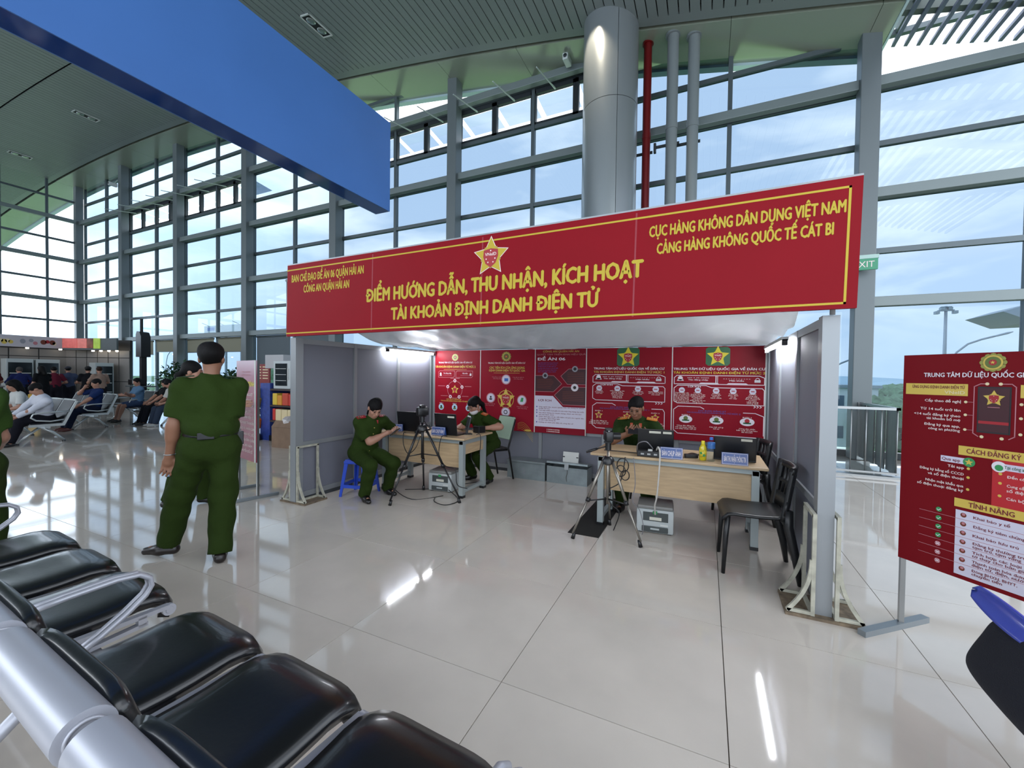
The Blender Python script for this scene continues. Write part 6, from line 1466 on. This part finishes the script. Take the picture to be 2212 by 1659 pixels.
        MB().tube([HP(-.021,.093,-.056),HP(0,.100,-.0555),HP(.021,.093,-.056)],[.002*s,.0048*s,.002*s],8).build('mouth',ml,root,True)
    info = dict(P=P,T=T,NB=NB,SH=SH,SL=SL,SR=SR,HC=HC,HP=HP,EL=EL,ER=ER,WL=WL,WR=WR,KL=KL,KR=KR,AL=AL,AR=AR,s=s,tu=tu,ts=ts,tf=tf,hs=hs,hf=hf,hu=hu)
    return root, info
G1, G2 = '#243410', '#22310e'
def to_local(root, p):
    a = root.rotation_euler.z; d = Vector(p)-root.location; return Vector((d.x*math.cos(a)+d.y*math.sin(a), -d.x*math.sin(a)+d.y*math.cos(a), d.z))
def epaulette(root, I, m, wide=.05, stars=None, tip=None):
    for q,S_ in ((-1,I['SL']),(1,I['SR'])):
        s = I['s']; a = S_+I['tu']*.064*s+I['ts']*q*.035*s; b = S_+I['tu']*.080*s-I['ts']*q*.075*s; u = nrm(b-a); w = I['tf']; n = nrm(np.cross(u,w)); n = n if n@I['tu'] > 0 else -n
        mb = MB(); mb.add([a-w*wide/2,b-w*wide/2,b+w*wide/2,a+w*wide/2,a-w*wide/2+n*.01,b-w*wide/2+n*.01,b+w*wide/2+n*.01,a+w*wide/2+n*.01],[(0,3,2,1),(4,5,6,7),(0,1,5,4),(1,2,6,5),(2,3,7,6),(3,0,4,7)]); o = mb.build('epaulette',m,root)
        if stars is not None:
            for k in range(3): c = a+(b-a)*(.25+.22*k)+n*.012; MB().blob(tuple(c),(.006,.006,.004),1).build('rank_star',stars,o)
def phone(loc, R, lab, w=.072, hgt=.15):
    o = MB().box((-w/2,-.004,-hgt/2),(w/2,.004,hgt/2),bev=.003).build('phone',mat('phone_body','#1a1a1e',rough=.25)); M = Matrix(R).to_4x4(); M.translation = Vector(loc); o.matrix_world = M; tag(o,lab,'phone','phones in hands'); MB().box((-w/2+.004,-.0046,-hgt/2+.006),(w/2-.004,-.004,hgt/2-.006)).build('screen',mat('phone_screen','#2c3a4c',rough=.1,emit='#8fa8c0',estr=.25),o); return o
def axes(x, z):
    x = Vector(x).normalized(); z = Vector(z); z = (z-x*z.dot(x)).normalized(); y = z.cross(x); return Matrix((x,y,z)).transposed()

def people():
    D = math.radians
    # --- standing officer seen from behind
    r,I = person('officer in green uniform walking away, back to the viewer', (-3.60,1.98), D(62), 1.73, (0,0,.925), (0,-.0,1), 0, (.25,1,-.05), (0,0,1), handL=(-3.79,1.775,.80), handR=(.24,.17,.93) if False else (-3.74,2.16,1.0), elL=(-.5,-.9,-.2), elR=(.05,-1,-.5), footL=(-3.92,1.83,.088), footR=(-3.50,1.99,.088), toeL=(-.85,-.5,0), toeR=(-.86,.5,0), kneeL=(-.5,1,.1), kneeR=(.1,1,.1), baggy=1.1, blouse=True, shirt=G1, trousers=G2, shoes='#1a1412', h=.0068, hc=.009, world=True, skin=SKIN2, group='green uniformed officers', sleeve=.80, curl=.7, palmL=(.6,-.5,0), slim=1.02)
    epaulette(r,I,mat('epaulette_dark','#1e2c14',rough=.8),.045)
    rad = MB().box((-.03,-.022,-.06),(.03,.022,.05),bev=.006); o = rad.build('belt_pouch',M_black,r); o.location = Vector(I['P']+I['ts']*.19+I['tu']*.05); MB().tube([(0.0,0,.05),(0,0,.07)],.012,8).build('clip',M_steel,o)
    MB().box((-.09,-.155,-.025),(.02,-.135,.03),bev=.006).build('holster_strap',M_black,r).location = Vector(I['P']+I['tu']*.09)
    wl = I['WL']; phone(r.matrix_basis @ Vector(wl+A3(.015,.03,-.10)), axes((.3,.9,0),(0.1,0,1)), 'dark phone with pale edge held low by the walking officer')
    w = I['WL']; e = nrm(I['EL']-w); MB().tube([Vector(w+e*.01+A3(.034*math.cos(a),.034*math.sin(a),0)) for a in np.linspace(0,6.283,14)],.005,6,cap=False).build('bracelet',M_steel,r,True)
    # --- second officer beyond
    r,I = person('woman officer in green half hidden behind the walking officer, hand on the poster', (-5.27,2.66), D(-24), 1.62, (0,0,.86), (.02,.03,1), 0, (.35,1,-.15), (0,0,1), handL=(-5.42,2.78,.95), handR=(-4.91,2.97,1.15), elR=(.8,-.4,-.5), handdirR=(.72,.62,0), footL=(-5.38,2.52,.085), footR=(-5.22,2.80,.085), toeL=(.3,.9,0), toeR=(.7,.7,0), shirt=G1, trousers=G2, hairstyle='tail', h=.0085, world=True, group='green uniformed officers', untuck=True, curl=.15, face=True, palmR=(.2,1,0))
    epaulette(r,I,mat('epaulette_dark','#1e2c14'),.045)
    # --- officer cut by the left frame edge
    r,I = person('officer in green at the left frame edge, head out of view', (-4.52,.93), D(75), 1.66, (0,0,.84), (-.10,.10,1), 0, (-.3,1,-.3), (0,0,1), handL=(-.28,.2,.85), handR=(.16,.34,.95), elR=(.1,-1,-.3), baggy=1.15, blouse=True, footL=(-.12,.06,.085), footR=(.12,-.03,.085), shirt='#2a3f18', trousers='#243212', h=.009, group='green uniformed officers', slim=1.12)
    epaulette(r,I,mat('epaulette_dark','#1e2c14'),.045)
    # --- seated woman with phone on the stool
    r,I = person('woman officer in green on the blue stool, looking down at her phone', (-3.93,3.90), D(-108), 1.58, (0,.07,.545), (0.0,.46,1), 0, (.12,.80,-.62), (0,.45,1), handL=(-3.50,4.02,.80), handR=(-3.52,3.93,.80), elL=(-.8,-.5,-.4), elR=(.9,-.35,-.4), footL=(-3.63,4.06,.085), footR=(-3.66,3.70,.085), toeL=(.9,-.25,0), toeR=(.85,-.45,0), kneeL=(0,.8,1), kneeR=(0,.8,1), shirt=G1, trousers=G2, hairstyle='tail', h=.0068, hc=.0085, world=True, face=True, untuck=True, group='green uniformed officers', curl=.75, handdirL=(.4,-.3,.1), handdirR=(.5,.4,.1), palmL=(.2,-.5,.8), palmR=(.2,.4,.9), slim=.95)
    epaulette(r,I,mat('epaulette_red','#8a1620',rough=.7),.05,mat('star_silver','#c8c0b0',rough=.3,metal=.6))
    for q in (-1,1): MB().box((-.015,-.004,-.022),(.015,.004,.022)).build('collar_tab',mat('epaulette_red','#8a1620'),r).location = Vector(I['NB']+I['ts']*q*.045*I['s']+I['tf']*.078*I['s']-I['tu']*.02)
    for k in range(5): MB().blob(tuple(I['P']+I['tu']*(.10+.085*k)*I['s']+I['tf']*(.136-.012*(k==4))*I['s']),(.008,.008,.008),1).build('button',mat('button_gold','#b9a35a',rough=.3,metal=.7),r)
    phone(r.matrix_basis @ Vector((I['WL']+I['WR'])/2+A3(0,.10,.015)), axes((0.2,-1,0),(.7,0,.6)), 'black phone held in both hands by the woman on the stool', .07,.14)
    # --- woman with glasses and lowered mask
    r,I = person('woman officer in glasses with a white mask under her chin, behind the left desk', (-2.86,5.33), D(158), 1.58, (0,.0,.535), (-.05,.50,1), 0, (.10,.85,-.45), (0,.35,1), handL=(-2.72,4.90,.80), handR=(-3.02,4.86,.80), elL=(-1,.2,-.5), elR=(.9,.1,-.5), footL=(-2.74,5.12,.085), footR=(-3.06,5.20,.085), toeL=(-.2,-.9,0), toeR=(-.6,-.8,0), kneeL=(0,.8,1), kneeR=(.2,.8,1), shirt=G1, trousers=G2, hairstyle='tail', h=.0072, hc=.009, world=True, face=True, untuck=True, group='green uniformed officers', curl=.35, handdirL=(-.9,-.3,0), handdirR=(-.5,-.8,0), palmL=(0,-.1,-1), palmR=(0,0,-1), slim=.95)
    epaulette(r,I,mat('epaulette_orange','#b4562a',rough=.7),.05,mat('star_silver','#c8c0b0'))
    HP = I['HP']; g = mat('glasses','#2a2220',rough=.3)
    for q in (-1,1):
        MB().tube([HP(q*.033+.024*math.cos(a),.106,.002+.019*math.sin(a)) for a in np.linspace(0,6.283,16)],.0022,6,cap=False).build('glasses_rim',g,r,True); MB().tube([HP(q*.056,.104,.006),HP(q*.08,.03,.008),HP(q*.082,-.01,.0)],.002,6).build('glasses_arm',g,r,True)
    MB().tube([HP(-.01,.107,.006),HP(.01,.107,.006)],.002,6).build('glasses_bridge',g,r)
    f = Field(); f.el(HP(0,.045,-.088),np.array([I['hs'],I['hf'],I['hu']]),A3(.066,.068,.045)*I['s'],.01,[(HP(0,.01,-.06),nrm(I['hu']-I['hf']*.0))]); fmesh(f,'face_mask',mat('mask_white','#c4c0c0',rough=.8),r,.006)
    for q in (-1,1): MB().tube([HP(q*.062,.05,-.07),HP(q*.078,.0,-.02)],.0018,5).build('mask_strap',mat('mask_white','#c4c0c0'),r)
    # --- seated man with phone
    r,I = person('man officer with orange epaulettes behind the right desk, looking at his phone', (-.70,5.14), D(178), 1.70, (0,.0,.54), (0.02,.40,1), 0, (.02,.88,-.42), (0,.35,1), handL=(-.60,4.66,.90), handR=(-.76,4.64,.90), elL=(-.9,-.2,-.6), elR=(.9,-.2,-.6), footL=(-.55,4.78,.085), footR=(-.86,4.84,.085), toeL=(0,-1,0), toeR=(0,-1,0), kneeL=(0,.8,1), kneeR=(0,.8,1), shirt='#1f3012', trousers=G2, h=.0068, hc=.009, world=True, face=True, group='green uniformed officers', curl=.75, handdirL=(-.35,-.75,.35), handdirR=(.35,-.75,.35), palmL=(-.5,.1,.8), palmR=(.5,.1,.8), slim=1.05, skin=SKIN2)
    epaulette(r,I,mat('epaulette_gold','#c4782c',rough=.6),.055,mat('star_silver','#c8c0b0'))
    for q in (-1,1): MB().box((-.015,-.004,-.022),(.015,.004,.022)).build('collar_tab',mat('tab_orange','#b0482a',rough=.7),r).location = Vector(I['NB']+I['ts']*q*.05*I['s']+I['tf']*.084*I['s']-I['tu']*.02)
    phone(r.matrix_basis @ Vector((I['WL']+I['WR'])/2+A3(0,.115,.045)), axes((-1,0,0),(0,.5,1)), 'brown phone held in both hands by the man at the right desk', .13,.068)
    st = thing('desk_stool','dark stool under the man at the right desk','stool',(-.70,5.16,0)); MB().lathe([(.16,.45),(.17,.47),(.16,.485),(.02,.49)],20).build('seat',M_pad,st,True,40)
    for k in range(4): a = .785+k*1.571; MB().tube([(.1*math.cos(a),.1*math.sin(a),.45),(.19*math.cos(a),.19*math.sin(a),0)],.013,8).build('leg',M_black,st,True)

    # --- waiting passengers
    H = .016
    def sit(lab, x, yf, shirt, trousers, **k):
        a = dict(height=1.64, pelvis=(0,0,.525), lean=(0,-.16,1), look=(0,1,-.25), handL=(-.12,.34,.62), handR=(.12,.34,.62), footL=(-.12,.52,.085), footR=(.12,.5,.085), kneeL=(0,.8,1), kneeR=(0,.8,1), shirt=shirt, trousers=trousers, h=H, group='seated passengers', belt=False, untuck=True, collar=False); a.update(k)
        return person(lab,(x,yf+.34),math.pi,**a)
    sit('seated man in a white shirt slumped forward with hands together',-12.35,3.30,'#b9bcc6','#15151c',lean=(-.35,.22,1),look=(.4,.75,-.7),handL=(-.02,.5,.5),handR=(.10,.5,.5),longs=True,collar=True,shoes='#1a1a1c')
    sit('seated person in a white T-shirt behind the man in the white shirt',-13.7,3.38,'#b4b6b4','#2a2c34',lean=(0,.25,1),look=(0,.9,-.3),hairstyle='long')
    sit('seated man in a navy shirt holding a phone to his ear',-14.4,4.76,'#15264e','#141a2c',handR=(.14,.12,1.06),elR=(.8,.4,-.6),handL=(-.12,.36,.6),shoes='#5a2c28')
    sit('seated man in a denim-blue shirt and shorts with folded arms',-15.75,6.26,'#4f6d8a','#30405c',shorts=True,handL=(.12,.3,.78),handR=(-.10,.32,.82),lean=(0,-.02,1))
    sit('seated woman in a black T-shirt, left of the pair below the plants',-14.35,6.26,'#131416','#101218',hairstyle='tail',look=(.7,.7,-.2),shoes='#101012')
    sit('seated person in a white T-shirt and jeans, right of the pair below the plants',-13.75,6.26,'#a9aaa4','#2c3646',look=(.3,.7,-.6),lean=(0,.12,1),shoes='#a8a8a6')
    sit('seated person in dark clothes at the far end of the nearest bench',-14.0,3.30+1.48,'#1a1c24','#15171d',look=(.2,.8,-.5),lean=(0,.3,1)) if False else None
    # --- shoppers
    def stand(lab, x, y, yaw, shirt, trousers, **k):
        a = dict(height=1.64, pelvis=(0,0,.875), lean=(0,.06,1), look=(0,1,-.3), handL=(-.2,.34,1.0), handR=(.2,.34,1.0), shirt=shirt, trousers=trousers, h=H, group='shoppers at the snack shop', belt=False, untuck=True, collar=False); a.update(k)
        return person(lab,(x,y),yaw,**a)
    stand('shopper in a navy jacket bending over the snack counter',-22.6,6.05,1.5,'#1c2450','#15171f',lean=(0,.45,1),hair='#4a4644',longs=True)
    stand('long-haired shopper in a black T-shirt with a yellow bag',-20.4,5.95,1.9,'#101114','#14151a',hairstyle='long',handL=(-.24,.12,.82))
    stand('shopper in a maroon top at the snack counter',-21.6,6.6,1.4,'#5a1c2c','#181820',lean=(0,.3,1))
    stand('shopper in a grey cap and slate top at the snack counter',-21.9,7.05,1.3,'#3e465e','#1c1e26',cap='#2c2e38',lean=(0,.2,1))
    stand('shopper in a black cap and black top by the drinks cooler',-20.6,7.15,1.2,'#121318','#15161a',cap='#101114')
    stand('shopper in a tan top with a shoulder strap by the drinks cooler',-19.8,7.2,1.6,'#8a7468','#1c1c22',hair='#2a1a14')
    stand('shopper in a dark red top at the left frame edge by the counter',-22.3,5.25,1.5,'#4a1c20','#181818',cap='#15161a')
    b = thing('shopping_bag','yellow shopping bag carried by the long-haired shopper','bag',(-20.18,5.68,.36),.4); MB().box((-.17,-.05,0),(.17,.05,.34),bev=.02).build('bag',mat('bag_yellow','#a8861e',rough=.5),b)
    for q in (-1,1): MB().tube([(-.08,q*.04,.33),(-.05,q*.03,.45),(.05,q*.03,.45),(.08,q*.04,.33)],.006,6).build('handle',mat('bag_yellow','#a8861e'),b,True)
people()
